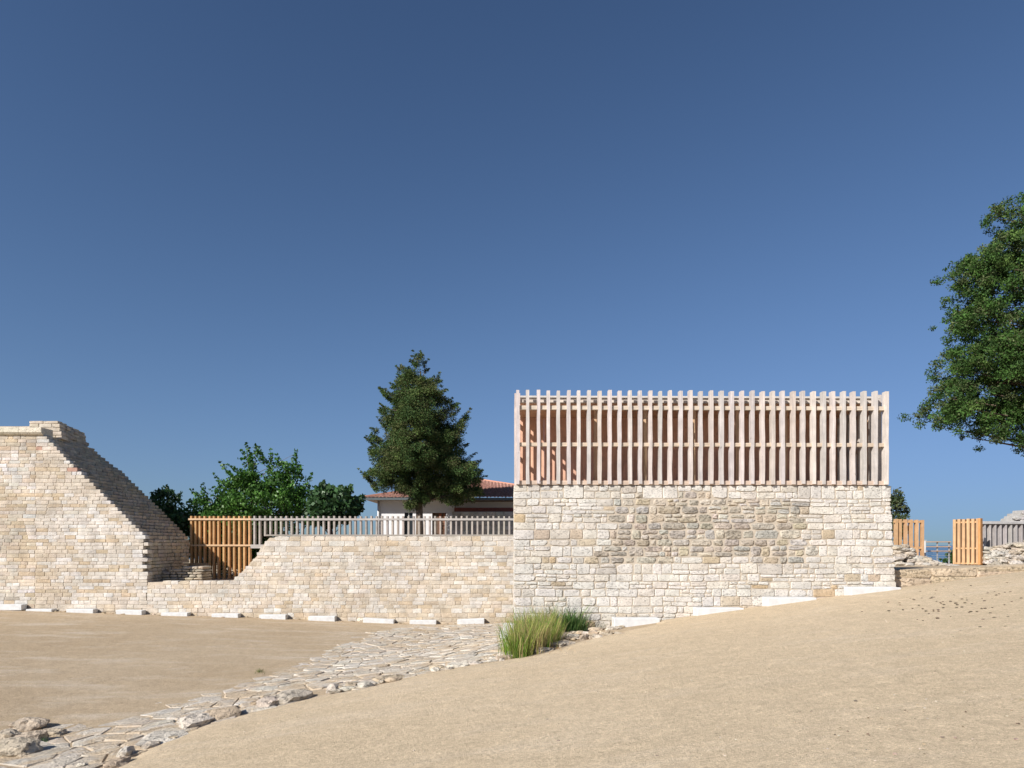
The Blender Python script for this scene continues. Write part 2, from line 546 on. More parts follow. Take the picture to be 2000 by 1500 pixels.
PATCH = [(U(x, BY), H(y, BY)) for x, y in PATCH]
def warpz(x, z): return z + .016 * noise.noise((x * .9, z * 1.1, 4.0)) + .008 * noise.noise((x * 2.6, z * 2, 9.0))
def mp_block(u, w, nn): return (u, BYX(u) - nn, warpz(u, w) if w < bz_top - .03 else w)
stones = []
def add_block_stone(u0, u1, w0, w1):
    cu, cw = (u0 + u1) / 2, (w0 + w1) / 2
    inp = in_poly(cu, cw, PATCH)
    if inp:
        g = rng.uniform(.001, .009)
        nsub = 1
        parts = [(u0, u1, w0, w1)]
        if u1 - u0 > .42 and rng.random() < .4:
            m = u0 + (u1 - u0) * rng.uniform(.35, .65); parts = [(u0, m, w0, w1), (m, u1, w0, w1)]
        elif w1 - w0 > .17 and rng.random() < .3:
            m = w0 + (w1 - w0) * rng.uniform(.4, .6); parts = [(u0, u1, w0, m), (u0, u1, m, w1)]
        for (a, b, c, d) in parts:
            p = round_poly(a + g, b - g, c + g * .7, d - g * .7, k=rng.choice((9, 10, 11)), j=.08)
            col = jit(rng.choice(((.45, .405, .335), (.48, .425, .345), (.49, .435, .355), (.48, .41, .31), (.47, .445, .40), (.53, .475, .395), (.46, .42, .365))), .12)
            V, Fc = stone_geo(p, rng.uniform(.005, .024), rng.uniform(.012, .022), .05, mp_block, rough=.010)
            stones.append(((b - a) * (d - c), V, Fc, col, M['rubble']))
    else:
        g = rng.uniform(.004, .009)
        rounded = rng.random() < .16
        p = round_poly(u0 + g, u1 - g, w0 + g, w1 - g, k=8, j=.07) if rounded else rect_poly(u0 + g, u1 - g, w0 + g, w1 - g, .008, .022)
        zg = gz(cu, BY - .05)
        low = max(0, 1 - (cw - zg) / .35)
        q = rng.random()
        if q < .03 + .45 * low: col = jit(rng.choice((TAN, OCHRE, mixc(CREAM, TAN, .6))), .07)
        elif q < .7: col = jit((.62, .59, .54), .045)
        else: col = jit((.60, .555, .485), .05)
        near = edge_dist(cu, cw, PATCH)
        if near < .3 and rng.random() < .3: col = mixc(col, GREYB, .5)
        V, Fc = stone_geo(p, rng.uniform(.004, .015), rng.uniform(.007, .012), .06, mp_block, rough=.005)
        stones.append(((u1 - u0) * (w1 - w0), V, Fc, col, None))
w = -.55
while w < bz_top - .02:
    hgt = rng.choice((.15, .17, .19, .21, .23, .16))
    if bz_top - (w + hgt) < .1: hgt = bz_top - w
    x1 = b_x1(w + hgt / 2)
    u = b_x0
    while u < x1 - 1e-6:
        q = rng.random()
        if q < .24 and hgt > .15:       # two thin layers
            e = min(x1, u + rng.uniform(.35, .95))
            if x1 - e < .16: e = x1
            m = w + hgt * rng.uniform(.38, .62)
            for (lo, hi) in ((w, m), (m, w + hgt)):
                for a, b in row_splits(u, e, .16, .42): add_block_stone(a, b, lo, hi)
        else:
            e = min(x1, u + rng.choice((.16, .24, .3, .36, .42, .48, .3, .38)) * rng.uniform(.85, 1.15))
            if x1 - e < .14: e = x1
            add_block_stone(u, e, w, w + hgt)
        u = e
    w += hgt
stones = [s for s in stones if max(v[2] for v in s[1]) > gz(sum(v[0] for v in s[1]) / len(s[1]), BY - .05) - .02]
# side faces
side = []
for sx, face_x in ((-1, lambda z: b_x0 + .004), (1, lambda z: b_x1(z) - .004)):
    w = 0.1
    while w < bz_top - .02:
        hgt = rng.choice((.16, .18, .2, .22))
        if bz_top - (w + hgt) < .1: hgt = bz_top - w
        for a, b in row_splits(BY + .06 + (.1 if sx > 0 else .01), BY + b_depth, .2, .45):
            p = rect_poly(a + .006, b - .006, w + .006, w + hgt - .006)
            if sx > 0: mp = lambda u, ww, nn: (b_x1(ww) - .02 + nn, u, ww)
            else: mp = lambda u, ww, nn: (b_x0 + .02 - nn, u, ww)
            V, Fc = stone_geo(p, rng.uniform(.004, .016), .01, .05, mp)
            side.append((0.0, V, Fc, jit(rng.choice((PALE, CREAM)), .08), None))
        w += hgt
lay_stones(block, stones + side, M['stone'], 300)

# ---------------------------------------------------------- timber pavilion
def wobble_board(x, y0, y1, z0, z1, wdt, r=rng, wob=.007, nseg=6, top_slope=0.0, depth_axis='y'):
    """a sawn board standing upright with slightly wavy edges"""
    V = []; Fc = []
    for i in range(nseg + 1):
        z = z0 + (z1 - z0) * i / nseg
        dl = r.uniform(-wob, wob); dr = r.uniform(-wob, wob)
        a, b = x - wdt / 2 + dl, x + wdt / 2 + dr
        dy = r.uniform(-wob, wob) * .5
        zt = top_slope if i == nseg else 0
        if depth_axis == 'y':
            V += [(a, y0 + dy, z), (b, y0 + dy, z), (b, y1, z - zt), (a, y1, z - zt)]
        else:
            V += [(y0 + dy, a, z), (y0 + dy, b, z), (y1, b, z - zt), (y1, a, z - zt)]
    for i in range(nseg):
        for k in range(4):
            k2 = (k + 1) % 4
            Fc.append((i * 4 + k, i * 4 + k2, i * 4 + 4 + k2, i * 4 + 4 + k))
    Fc.append((3, 2, 1, 0)); m = nseg * 4; Fc.append((m, m + 1, m + 2, m + 3))
    return V, Fc

PY = 14.72
pav = thing('timber_pavilion', 'pale slatted timber pavilion with flat roof on top of the stone block', 'pavilion', (4.1, BY + 1.1, bz_top))
SLATS = [p - 3.3 for p in (1015, 1034, 1055.2, 1074.5, 1094, 1114.4, 1133.9, 1153.9, 1174.9, 1194.6, 1214.1, 1234.5, 1254.3, 1274.4, 1293.7, 1313, 1333.6, 1353, 1372.7, 1393.6, 1413.6, 1433.5, 1453.9, 1473.9, 1494, 1514, 1533.3, 1554.3, 1573.2, 1593.8, 1613.5, 1632, 1652.6, 1671.5, 1692.9, 1714.9, 1736)]
SIL = (.575, .52, .485)
def wood_pale(): return jit(rng.choice((SIL, (.555, .505, .48), (.60, .54, .495), (.57, .50, .45), (.53, .49, .47))), .07)
for px in SLATS:
    x = U(px, PY); x = U(px, PY + YAW * x); yy = PY + YAW * x
    V, Fc = wobble_board(x, yy, yy + .145, H(945, PY) + rng.uniform(-.008, .008), H(762, PY) + rng.uniform(-.01, .012), .07 + rng.uniform(-.004, .006), wob=.006)
    mesh_obj('slat', V, Fc, M['wood_v'], pav, cols=[wood_pale()] * len(Fc))
xl, xr = U(1006, PY), U(1735, PY + YAW * 8.1)
def hrail(name, x0, x1, y0, y1, z0, z1, col, parent=pav, yaw=YAW, mat='wood_h'):
    mb = MB(); mb.bbox(x0, x1, y0, y1, z0, z1, .005, col)
    mb.V = [(x, y + yaw * x, z) for x, y, z in mb.V]
    return mb.build(name, M[mat], parent)
hrail('rail', xl + .03, xr - .02, PY + .045, PY + .115, H(799, PY), H(791, PY), (.56, .475, .38))
hrail('rail', xl + .03, xr - .02, PY + .045, PY + .115, H(871, PY), H(863.5, PY), (.56, .455, .35))
hrail('rail', xl + .03, xr - .02, PY + .05, PY + .2, H(946.5, PY), H(938, PY), (.54, .425, .34))
hrail('roof_beam', xl + .06, xr - .05, PY + .30, PY + .40, H(786, PY + .3), H(776.5, PY + .3), (.62, .55, .48))
ry0, ry1 = PY + .34, BY + 2.25
zr = H(776, PY + .3)
mb = MB(); mb.box(xl + .05, xr - .04, PY + .26, ry1, zr - .01, zr + .03, (.55, .52, .48)); mb.V = [(x, y + YAW * x, z) for x, y, z in mb.V]
roof = mb.build('roof', M['attr'], pav)
mb = MB(); mb.box(xl + .07, xr - .06, PY + .405, ry1 - .05, zr - .12, zr - .02, (.72, .45, .29)); mb.V = [(x, y + YAW * x, z) for x, y, z in mb.V]
mb.build('ceiling', M['wood_h'], pav)
# back panel in boards
yb = BY + 1.95
xx = xl + .10
xend = U(1665, yb)
while xx < xend:
    wd = min(.62, xend - xx + .001)
    mb = MB(); mb.box(xx + .002, xx + wd - .002, yb, yb + .03, bz_top - .01, zr - .125, jit((.74, .45, .325), .04)); mb.V = [(x, y + YAW * x, z) for x, y, z in mb.V]
    mb.build('back_panel', M['wood_v'], pav)
    xx += wd
mb = MB(); mb.box(xl + .05, xr - .05, PY + .21, ry1 - .05, bz_top - .02, bz_top + .02, (.72, .57, .45)); mb.V = [(x, y + YAW * x, z) for x, y, z in mb.V]
mb.build('floor_deck', M['wood_h'], pav)
for px in (1164, 1261, 1357, 1442, 1537, 1632, 1703):
    yp = PY + .62
    x = U(px, yp)
    mb = MB(); mb.bbox(x - .04, x + .04, yp, yp + .08, bz_top + .02, zr - .121, .004, jit((.62, .42, .27), .06)); mb.V = [(a, b + YAW * a, c) for a, b, c in mb.V]
    mb.build('post', M['wood_v'], pav)
# slatted ends
for s, xe in ((-1, xl - .012), (1, xr + .0)):
    k = 0
    y = 15.015
    while y < BY + 2.2:
        x0, x1 = (xe, xe + .125) if s < 0 else (xe - .14, xe)
        V, Fc = wobble_board(y, x0, x1, H(946, PY) + .01, H(763, PY) + rng.uniform(-.01, .01), .07, wob=.004, depth_axis='x')
        if s < 0: Fc = [tuple(reversed(f)) for f in Fc]
        V = [(a, b + YAW * a, c) for a, b, c in V]
        mesh_obj('end_slat', V, Fc, M['wood_v'], pav, cols=[wood_pale()] * len(Fc))
        y += .25; k += 1
    for za, zc in ((799, 791), (871, 863.5), (946, 938)):
        x0, x1 = (xe + .04, xe + .10) if s < 0 else (xe - .10, xe - .04)
        mb = MB(); mb.box(x0, x1, PY + .17, BY + 2.2, H(za, PY), H(zc, PY), (.66, .54, .40)); mb.V = [(a, b + YAW * a, c) for a, b, c in mb.V]
        mb.build('end_rail', M['wood_y'], pav)

# ---------------------------------------------------------- tall ruined wall on the left
WY = 25.5
TH = 3.4
def fx(px): return U(px, WY)
def fz(py): return H(py, WY)
PROF = [(1260, 287), (1136, 287), (1120, 286), (1100, 286), (1055, 287), (1040, 276), (1000, 237), (960, 196), (920, 155), (880, 115), (850, 88)]   # (row, column) of the broken end
PROFW = sorted([(fz(py), fx(px)) for py, px in PROF])
def prof_x(z): return lerp_path(PROFW, z)
tall = thing('ruined_wall', 'tall coursed limestone wall with broken stepped end and cornice', 'wall', (fx(100), WY + 1, gz(fx(100), WY - .3)))
zt = fz(851)
zlo = gz(fx(150), WY) - .4
XL = -27.0
def skew(z): return -.09 * min(1, max(0, (z - fz(905)) / .7))
core = [(XL, zlo)] + [(prof_x(z) - .22, z) for z in np.linspace(zlo, zt - .02, 40)] + [(XL, zt - .02)]
V, Fc = prism(core, 0, 1)
V = [(x + (skew(z) * TH - .05 if (y > .5 and x > XL + .5) else 0), WY + .004 if y == 0 else WY + TH - .06, z) for x, y, z in V]
mesh_obj('core', V, Fc, M['mortar_left'], tall)
stones = []
def mp_tall(u, w, nn): return (u, WY - nn, w + .012 * noise.noise((u * .7, w * .9, 2.0)))
BANDS = [rng.random() < .16 for _ in range(200)]
def tall_col(u, w, ci=0):
    zg = gz(u, WY - .1)
    q = rng.random()
    low = max(0, 1 - (w - zg) / .5)
    if u < fx(70):     # older panel with mixed stone
        n1 = noise.noise((u * .5, w * .45, 11.0)) + .25 * noise.noise((u * 2, w * 2, 3))
        if n1 > .1: base = rng.choice((TAN, mixc(GREYB, CREAM, .4), mixc(TAN, CREAM, .5), mixc(OCHRE, CREAM, .3), (.56, .49, .39)))
        else: base = rng.choice((PALE, PALE, CREAM, PINKT, (.635, .61, .57)))
        return jit(base, .09)
    if BANDS[ci % 200] and noise.noise((u * .55, ci * 3.3, 1.0)) > -.05 and q < .75: return jit(mixc(CREAM, rng.choice((OCHRE, TAN)), .7), .05)
    n1 = noise.noise((u * .6, w * .6, 5.0))
    base = mixc(PALE, PINKT, min(1, max(0, .35 + n1)))
    if q < .025: base = mixc(OCHRE, CREAM, .3)
    elif q < .07 + .3 * low: base = mixc(CREAM, TAN, .6)
    elif q < .28: base = (.635, .61, .57)
    elif q < .284: base = (.52, .33, .25)
    return jit(base, .038)
w = zlo
ci = 0
while w < zt - .02:
    hgt = rng.choice((.12, .13, .14, .15, .13))
    if zt - (w + hgt) < .07: hgt = zt - w
    zm = w + hgt / 2
    xe = prof_x(zm) + rng.uniform(-.03, .03)
    if fz(1125) < zm < fz(1050): xe += (.05 if ci % 2 else -.12)
    seam = fx(70) + rng.uniform(-.06, .06)
    segs = row_splits(XL + 5, seam, .25, .5) + row_splits(seam, xe, .24, .48)
    for a, b in segs:
        g = rng.uniform(.003, .006)
        p = rect_poly(a + g, b - g, w + g * .8, w + hgt - g * .8, .006, .018)
        V, Fc = stone_geo(p, rng.uniform(.004, .014), .007, .06 if b < xe - .01 else .3, mp_tall, rough=.005)
        if zm < gz((a + b) / 2, WY - .05) - .1: continue
        stones.append(((b - a) * hgt if b > fx(-20) else 0, V, Fc, tall_col((a + b) / 2, zm, ci), None))
    # broken end: stones laid along the thickness, each course stepping back
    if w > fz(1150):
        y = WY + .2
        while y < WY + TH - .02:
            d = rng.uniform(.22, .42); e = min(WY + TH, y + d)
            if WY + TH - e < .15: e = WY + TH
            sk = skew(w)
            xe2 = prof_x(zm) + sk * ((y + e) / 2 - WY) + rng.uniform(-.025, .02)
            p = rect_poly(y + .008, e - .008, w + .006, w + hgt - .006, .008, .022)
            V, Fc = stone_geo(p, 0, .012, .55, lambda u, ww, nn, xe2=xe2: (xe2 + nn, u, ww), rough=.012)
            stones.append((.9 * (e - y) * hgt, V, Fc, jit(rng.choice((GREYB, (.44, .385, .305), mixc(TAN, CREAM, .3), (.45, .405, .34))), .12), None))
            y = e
    w += hgt; ci += 1
lay_stones(tall, stones, M['stone_small'], 300)
# cornice
xc = XL + 4
x_end = fx(86)
while xc < x_end - .01:
    e = min(x_end, xc + rng.uniform(.42, .62))
    if x_end - e < .25: e = x_end
    mb = MB()
    z0, z1 = fz(851) + .002, fz(836)
    prof = [(WY + .5, z0), (WY - .03, z0), (WY - .10, z0 + .05), (WY - .15, z0 + .11), (WY - .15, z1 - .012), (WY - .135, z1), (WY + .5, z1)]
    V = [(xc + .004, y, z) for y, z in prof] + [(e - .004, y, z) for y, z in prof]
    k = len(prof)
    Fc = [tuple(range(k)), tuple(range(2 * k - 1, k - 1, -1))] + [((i + 1) % k, i, i + k, (i + 1) % k + k) for i in range(k)]
    mb.add(V, Fc, jit((.68, .62, .50), .07))
    mb.build('cornice_stone', M['stone'], tall)
    xc = e
# parapet behind the cornice
PYY = 26.25
def pz(py): return H(py, PYY)
stones = []
w = fz(851) - .02; top = pz(822)
while w < top - .02:
    hgt = rng.uniform(.13, .16)
    if top - (w + hgt) < .08: hgt = top - w
    xe = U(lerp_path([(822, 110), (852, 123)], HOR - (w - EYE) * F / PYY), PYY) + rng.uniform(-.04, .04)
    u0 = XL + 4
    if w + hgt > pz(831) + .03: u0 = U(57, PYY)
    for a, b in row_splits(u0, xe, .28, .55):
        p = rect_poly(a + .006, b - .006, w + .006, w + hgt - .006, .006, .016)
        V, Fc = stone_geo(p, rng.uniform(.004, .018), .01, .25, lambda u, ww, nn: (u, PYY - nn, ww))
        stones.append(((b - a) * hgt, V, Fc, jit(rng.choice((PALE, CREAM, PINKT)), .07), None))
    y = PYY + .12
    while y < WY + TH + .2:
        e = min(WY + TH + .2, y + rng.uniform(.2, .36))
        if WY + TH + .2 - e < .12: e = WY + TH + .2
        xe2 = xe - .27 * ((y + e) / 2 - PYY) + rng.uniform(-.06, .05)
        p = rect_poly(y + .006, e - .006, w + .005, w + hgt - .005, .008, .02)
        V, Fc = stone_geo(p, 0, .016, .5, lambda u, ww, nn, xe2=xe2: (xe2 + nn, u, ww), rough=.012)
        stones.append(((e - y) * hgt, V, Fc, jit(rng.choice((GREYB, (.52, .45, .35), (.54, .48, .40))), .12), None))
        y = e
    w += hgt
lay_stones(tall, stones, M['stone_small'], 120, name='parapet_stone', rest='parapet_stonework')
zz = pz(831) - .03
V, Fc = prism([(XL, zt - .03), (U(121, PYY) - .12, zt - .03), (U(112, PYY) - .1, zz), (XL, zz)], PYY + .012, WY + TH + .1)
V = [(x - (.25 * (y - PYY) if x > XL + 1 else 0) - (.1 if (y > PYY + .1 and x > XL + 1) else 0), y, z) for x, y, z in V]
mesh_obj('parapet_core', V, Fc, M['mortar_left'], tall)
V, Fc = prism([(U(58, PYY), zz - .02), (U(112, PYY) - .12, zz - .02), (U(110, PYY) - .12, top - .02), (U(58, PYY), top - .02)], PYY + .014, WY + TH + .08)
V = [(x - .25 * (y - PYY) - (.1 if (y > PYY + .1 and x > U(100, PYY)) else 0), y, z) for x, y, z in V]
mesh_obj('parapet_core', V, Fc, M['mortar_left'], tall)

# ---------------------------------------------------------- low wall with the notch
lowp = [(287, 1136), (452, 1134), (459, 1127), (470, 1117), (482, 1105), (490, 1095), (500, 1085), (506, 1072), (515, 1060), (525, 1049), (1010, 1045), (1130, 1045)]
LOWP = [(fx(a), fz(b)) for a, b in lowp]
low = thing('low_wall', 'long low cream limestone wall with stepped notch under the slatted fences', 'wall', (fx(640), WY + 1, gz(fx(640), WY - .3)))
zl = gz(fx(700), WY) - .4
core = [(LOWP[0][0] - .05, zl), (LOWP[-1][0], zl)] + [(x + (.03 if x < fx(526) else 0), z - .025) for x, z in reversed(LOWP)]
V, Fc = prism(core, WY + .004, WY + .9)
mesh_obj('core', V, Fc, M['mortar_left'], low)
core2 = [(fx(450), zl), (LOWP[-1][0], zl)] + [(x + .03, z - .03) for x, z in reversed(LOWP[2:])] + [(fx(450), fz(1140))]
V, Fc = prism(core2, WY + .89, WY + 4.6)
mesh_obj('core', V, Fc, M['mortar_left'], low)
LW_Z = [z for x, z in LOWP]; LW_X = [x for x, z in LOWP]
def low_start(z):
    """left end of a course at height z"""
    if z < LOWP[0][1]: return LOWP[0][0]
    for i in range(len(LOWP) - 1):
        (x0, z0), (x1, z1) = LOWP[i], LOWP[i + 1]
        if z0 <= z <= z1 and z1 > z0: return x0 + (x1 - x0) * (z - z0) / (z1 - z0)
    return LOWP[-2][0]
stones = []
def mp_low(u, w, nn): return (u, WY - nn, w + .014 * noise.noise((u * .6, w * .9, 6.0)))
w = zl
zt2 = fz(1047)
courses = []
while w < zt2 - .02:
    z_n = LOWP[1][1]
    hgt = rng.choice((.12, .13, .15, .14, .17)) if w < fz(1080) else rng.choice((.19, .21, .2))
    if w < z_n - .01 and z_n - (w + hgt) < .08: hgt = z_n - w
    if zt2 - (w + hgt) < .1: hgt = zt2 - w
    zm = w + hgt / 2
    xs0 = low_start(w + hgt * .8) + (rng.uniform(-.03, .05) if w > z_n - .02 else 0)
    big = w > fz(1080)
    for a, b in row_splits(xs0, LOWP[-1][0], .3 if big else .22, .62 if big else .46):
        cu = (a + b) / 2
        zg = gz(cu, WY - .05)
        if zm < zg - .1: continue
        rr = rng.random() < .12
        p = round_poly(a + .006, b - .006, w + .005, w + hgt - .005, k=8, j=.06) if rr else rect_poly(a + .004, b - .004, w + .004, w + hgt - .004, .008, .02)
        V, Fc = stone_geo(p, rng.uniform(.004, .014), .007, .35 if zm > z_n - .2 else .06, mp_low, rough=.005)
        lowf = max(0, 1 - (zm - zg) / .55)
        st = noise.noise((cu * .45, zm * .5, 21.0)) + .35 * noise.noise((cu * 1.6, zm * 1.6, 8.0))
        rt = max(0, (cu + 5.5) / 5.5) * max(0, 1 - (zm - zg) / 2.3)
        tanp = .03 + .5 * lowf + .5 * rt + (.22 if st > .22 else 0)
        if rng.random() < tanp: base = rng.choice((mixc(CREAM, TAN, .75), mixc(CREAM, TAN, .6), mixc(CREAM, OCHRE, .7), mixc(CREAM, OCHRE, .5), mixc(CREAM, TAN, .45)))
        else: base = rng.choice((CREAM, CREAM, PALE, PALE, PINKT, (.635, .60, .54)))
        stones.append(((b - a) * hgt, V, Fc, jit(base, .038), None))
    w += hgt
lay_stones(low, stones, M['stone_small'], 300)

# heap of masonry left in the notch
nst = thing('masonry_heap', 'low shaded heap of old masonry in the notch beside the tall wall', 'masonry', (fx(345), WY + 1.2, LOWP[0][1]))
z0 = LOWP[0][1] - .02
YN = WY + 1.25
heap_top = [(U(305, YN), z0), (U(325, YN), z0 + .28), (U(350, YN), z0 + .5), (U(375, YN), z0 + .58), (U(398, YN), z0 + .52), (U(404, YN), z0 + .1)]
stones = []
w = z0 - .16
while w < z0 + .5:
    hgt = rng.uniform(.09, .13)
    xa = max(x for x in [U(303, YN)] + [lerp_path([(z, x) for x, z in heap_top[:4]], w + hgt)])
    xb = U(401, YN) + rng.uniform(-.06, .05)
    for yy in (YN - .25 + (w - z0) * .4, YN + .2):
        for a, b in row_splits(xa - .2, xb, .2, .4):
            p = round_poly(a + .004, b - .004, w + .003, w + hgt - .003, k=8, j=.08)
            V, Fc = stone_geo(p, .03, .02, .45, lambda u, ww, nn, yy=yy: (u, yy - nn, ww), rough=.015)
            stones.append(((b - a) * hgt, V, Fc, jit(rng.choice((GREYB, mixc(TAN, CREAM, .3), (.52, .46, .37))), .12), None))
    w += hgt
lay_stones(nst, stones, M['stone_small'], 60)

# ------------------------------------------------------------------ fences
ORANGE = (.56, .33, .155); GREYW = (.38, .345, .31)
def fence_slat(parent, x, y, z0, z1, wdt, dep, col):
    V, Fc = wobble_board(x, y, y + dep, z0, z1, wdt, wob=.003, nseg=2)
    return mesh_obj('slat', V, Fc, M['wood_v'], parent, cols=[col] * len(Fc))
FY = 29.15
new_f = thing('timber_fence', 'new orange timber slat fence filling the notch beside the tall wall', 'fence', (U(430, FY), FY + .1, H(1132, FY)))
old_f = thing('timber_fence', 'long weathered grey timber slat fence on top of the low wall', 'fence', (U(750, FY), FY + .1, H(1045, FY)))
def rail(parent, p0, p1, q0, q1, y0, y1, col):
    mb = MB(); mb.bbox(U(p0, FY), U(p1, FY), y0, y1, H(q1, FY), H(q0, FY), .004, col); mb.build('rail', M['wood_h'], parent)
for i, px in enumerate((373, 381.5, 389.5, 399, 409, 417, 426, 436.5, 446.5, 456.5, 466.5, 476.5, 486.5)):
    bot = 1101 if px < 405 else 1131
    fence_slat(new_f, U(px, FY), FY, H(bot, FY), H(1008 + rng.uniform(-.4, .4), FY), .075, .2, jit(ORANGE, .10))
rail(new_f, 368.5, 491, 1012.5, 1016, FY - .045, FY + .01, (.66, .47, .30))
rail(new_f, 368.5, 493, 1063.5, 1067, FY - .045, FY + .01, (.62, .42, .25))
rail(new_f, 366, 408, 1100, 1108, FY - .03, FY + .18, (.50, .34, .2))
rail(new_f, 403, 458, 1131, 1135.5, FY - .06, FY + .2, (.42, .34, .28))
px = 496.5; k = 0
while px < 1106:
    bot = 1066 if px < 517 else 1047
    fence_slat(old_f, U(px, FY), FY, H(bot, FY), H(1008 + rng.uniform(-.5, .5), FY), .075, .19, jit(mixc(GREYW, (.45, .38, .31), rng.random() * .6), .09))
    px += 10.38; k += 1
rail(old_f, 491.2, 1108, 1012.5, 1016.5, FY - .045, FY + .01, (.43, .40, .37))
rail(old_f, 519, 1108, 1044, 1047, FY - .05, FY + .2, (.33, .30, .26))
rail(old_f, 490, 517, 1063.6, 1071, FY - .05, FY + .19, (.42, .39, .36))

# right-hand fences and gate
GY = 26.0
rf = thing('timber_fence', 'short orange timber slat fence right behind the stone block corner', 'fence', (U(1775, GY), GY + .1, H(1090, GY)))
for i, px in enumerate((1750, 1757.5, 1768.5, 1779, 1790, 1801)):
    bot = (1078, 1078, 1085, 1090, 1092, 1094)[i]
    fence_slat(rf, U(px + 2, GY), GY, H(bot, GY), H(1013.5 + i * .4, GY), .085, .16, jit((.55, .345, .185), .08))
for a, b in ((1017.5, 1021), (1069, 1072)):
    mb = MB(); mb.bbox(U(1747, GY), U(1805, GY), GY + .03, GY + .09, H(b, GY), H(a, GY), .004, (.58, .36, .18)); mb.build('rail', M['wood_h'], rf)
gate = thing('timber_gate', 'orange slatted timber gate standing ajar beside the weathered grey fence', 'gate', (U(1886, GY), GY - .3, H(1103, GY)))
ga = Vector((U(1857, GY), GY - .1)); gb = Vector((U(1917, GY - .9), GY - .9))
gd = (gb - ga); gl = gd.length; gd.normalize(); gn = Vector((gd.y, -gd.x))
def gate_box(name, s0, s1, n0, n1, z0, z1, col, mat='wood_v'):
    mb = MB(); mb.bbox(s0, s1, n0, n1, z0, z1, .004, col)
    mb.V = [(ga.x + gd.x * s + gn.x * -m, ga.y + gd.y * s + gn.y * -m, z) for s, m, z in mb.V]
    mb.build(name, M[mat], gate)
for i in range(6):
    s = .05 + i * (gl - .1) / 5.6
    c = jit((.57, .36, .195), .09)
    gate_box('slat', s - .015, s + .085, -.06, .09, H(1101.5, GY), H(1015, GY) + rng.uniform(0, .02), c)
gate_box('stile', gl - .08, gl, -.09, .10, H(1101.5, GY), H(1014, GY), (.55, .28, .11))
for a, b in ((1019.5, 1022.5), (1069.5, 1072.5), (1098.5, 1101)):
    gate_box('rail', .03, gl - .02, -.02, .04, H(b, GY), H(a, GY), (.60, .38, .19), 'wood_h')
gf = thing('timber_fence', 'weathered grey timber slat fence at the right edge beyond the gate', 'fence', (U(1960, GY), GY + .1, H(1075, GY)))
px = 1921
while px < 2150:
    fence_slat(gf, U(px + 3, GY), GY, H(1075, GY), H(1021, GY), .06, .2, jit((.40, .375, .36), .07))
    px += 10.3
mb = MB(); mb.bbox(U(1916, GY), U(2150, GY), GY - .05, GY + .2, H(1023.5, GY), H(1018, GY), .004, (.42, .41, .40)); mb.build('rail', M['wood_h'], gf)
# railing above the sea
RY = 28.0
rl = thing('railing', 'thin timber and cable railing between the orange fence and the gate', 'railing', (U(1830, RY), RY, H(1096, RY)))
for a in (1057.5, 1067, 1075.5):
    mb = MB(); mb.bbox(U(1745, RY), U(1858, RY), RY, RY + .06, H(a + 1.8, RY), H(a, RY), .004, (.50, .33, .20)); mb.build('rail', M['wood_h'], rl)
for a in (1080, 1085, 1090):
    mb = MB(); mb.tube([(U(1745, RY), RY + .03, H(a, RY)), (U(1858, RY), RY + .03, H(a, RY))], .006, 5); mb.build('cable', M['metal'], rl)
for px in (1760, 1795, 1833, 1856):
    mb = MB(); mb.bbox(U(px, RY) - .025, U(px, RY) + .025, RY + .061, RY + .1, H(1101, RY), H(1057, RY), .004); mb.build('post', M['metal'], rl)
mb = MB(); x = U(1807, RY - .5); mb.bbox(x - .035, x + .035, RY - .5, RY - .41, H(1093, RY), H(1056, RY), .006)
wp = thing('white_post', 'slim white post at the end of the short orange fence', 'post', (x, RY - .45, H(1093, RY)))
mb.build('shaft', M['white'], wp)
mb = MB(); mb.bbox(x - .06, x + .06, RY - .515, RY - .395, H(1056, RY) + .001, H(1055, RY), .004); mb.build('cap', M['white'], wp)

# ------------------------------------------------------------------ rocks
def rock_geo(c, s, seed, sub=2, rough=.28, flat=True):
    bm = bmesh.new(); bmesh.ops.create_icosphere(bm, subdivisions=sub, radius=1)
    V = []
    for v in bm.verts:
        p = v.co.copy()
        # squarish lump with broken faces
        m = max(abs(p.x), abs(p.y), abs(p.z))
        p = p.lerp(p / m * .86, .55)
        k = 1 + rough * noise.noise(p * 1.25 + Vector((seed * 3.7, seed * 1.3, 0))) + rough * .5 * noise.noise(p * 3.1 + Vector((seed, 0, seed)))
        p = p * k
        V.append((c[0] + p.x * s[0], c[1] + p.y * s[1], c[2] + p.z * s[2]))
    bm.verts.index_update()
    Fc = [tuple(v.index for v in f.verts) for f in bm.faces]
    bm.free()
    return V, Fc

ROCKC = [(.50, .41, .30), (.54, .47, .38), (.45, .36, .26), (.57, .52, .44), (.52, .42, .30)]
# retaining wall right of the block
ret = thing('retaining_wall', 'low beige rough stone retaining wall right of the stone block', 'wall', (10.5, 15.4, gz(10.5, 15.2)))
RYW = 15.22
stones = []
u = 8.45
while u < 18.5:
    e = u + rng.uniform(.45, 1.1)
    zt_ = H(1113, RYW) + .045 * (u - 8.4) + rng.uniform(-.02, .02)
    zg = gz((u + e) / 2, 15.0) - .1
    m = zg + (zt_ - zg) * rng.uniform(.5, .62)
    for lo, hi in ((zg, m), (m, zt_)):
        p = rect_poly(u + .002, e - .002, lo + .001, hi - .001, .012, .04)
        V, Fc = stone_geo(p, rng.uniform(.0, .02), .02, .35, lambda a, b, nn: (a, RYW - nn, b), rough=.015)
        stones.append((1, V, Fc, jit(rng.choice(((.545, .445, .32), (.53, .43, .305), (.56, .465, .34))), .05), None))
    u = e
lay_stones(ret, stones, M['rock'], 300)
V, Fc = prism([(8.42, .2), (18.5, .2), (18.5, H(1113, RYW) + .43), (8.42, H(1113, RYW) - .03)], RYW + .02, RYW + .55)
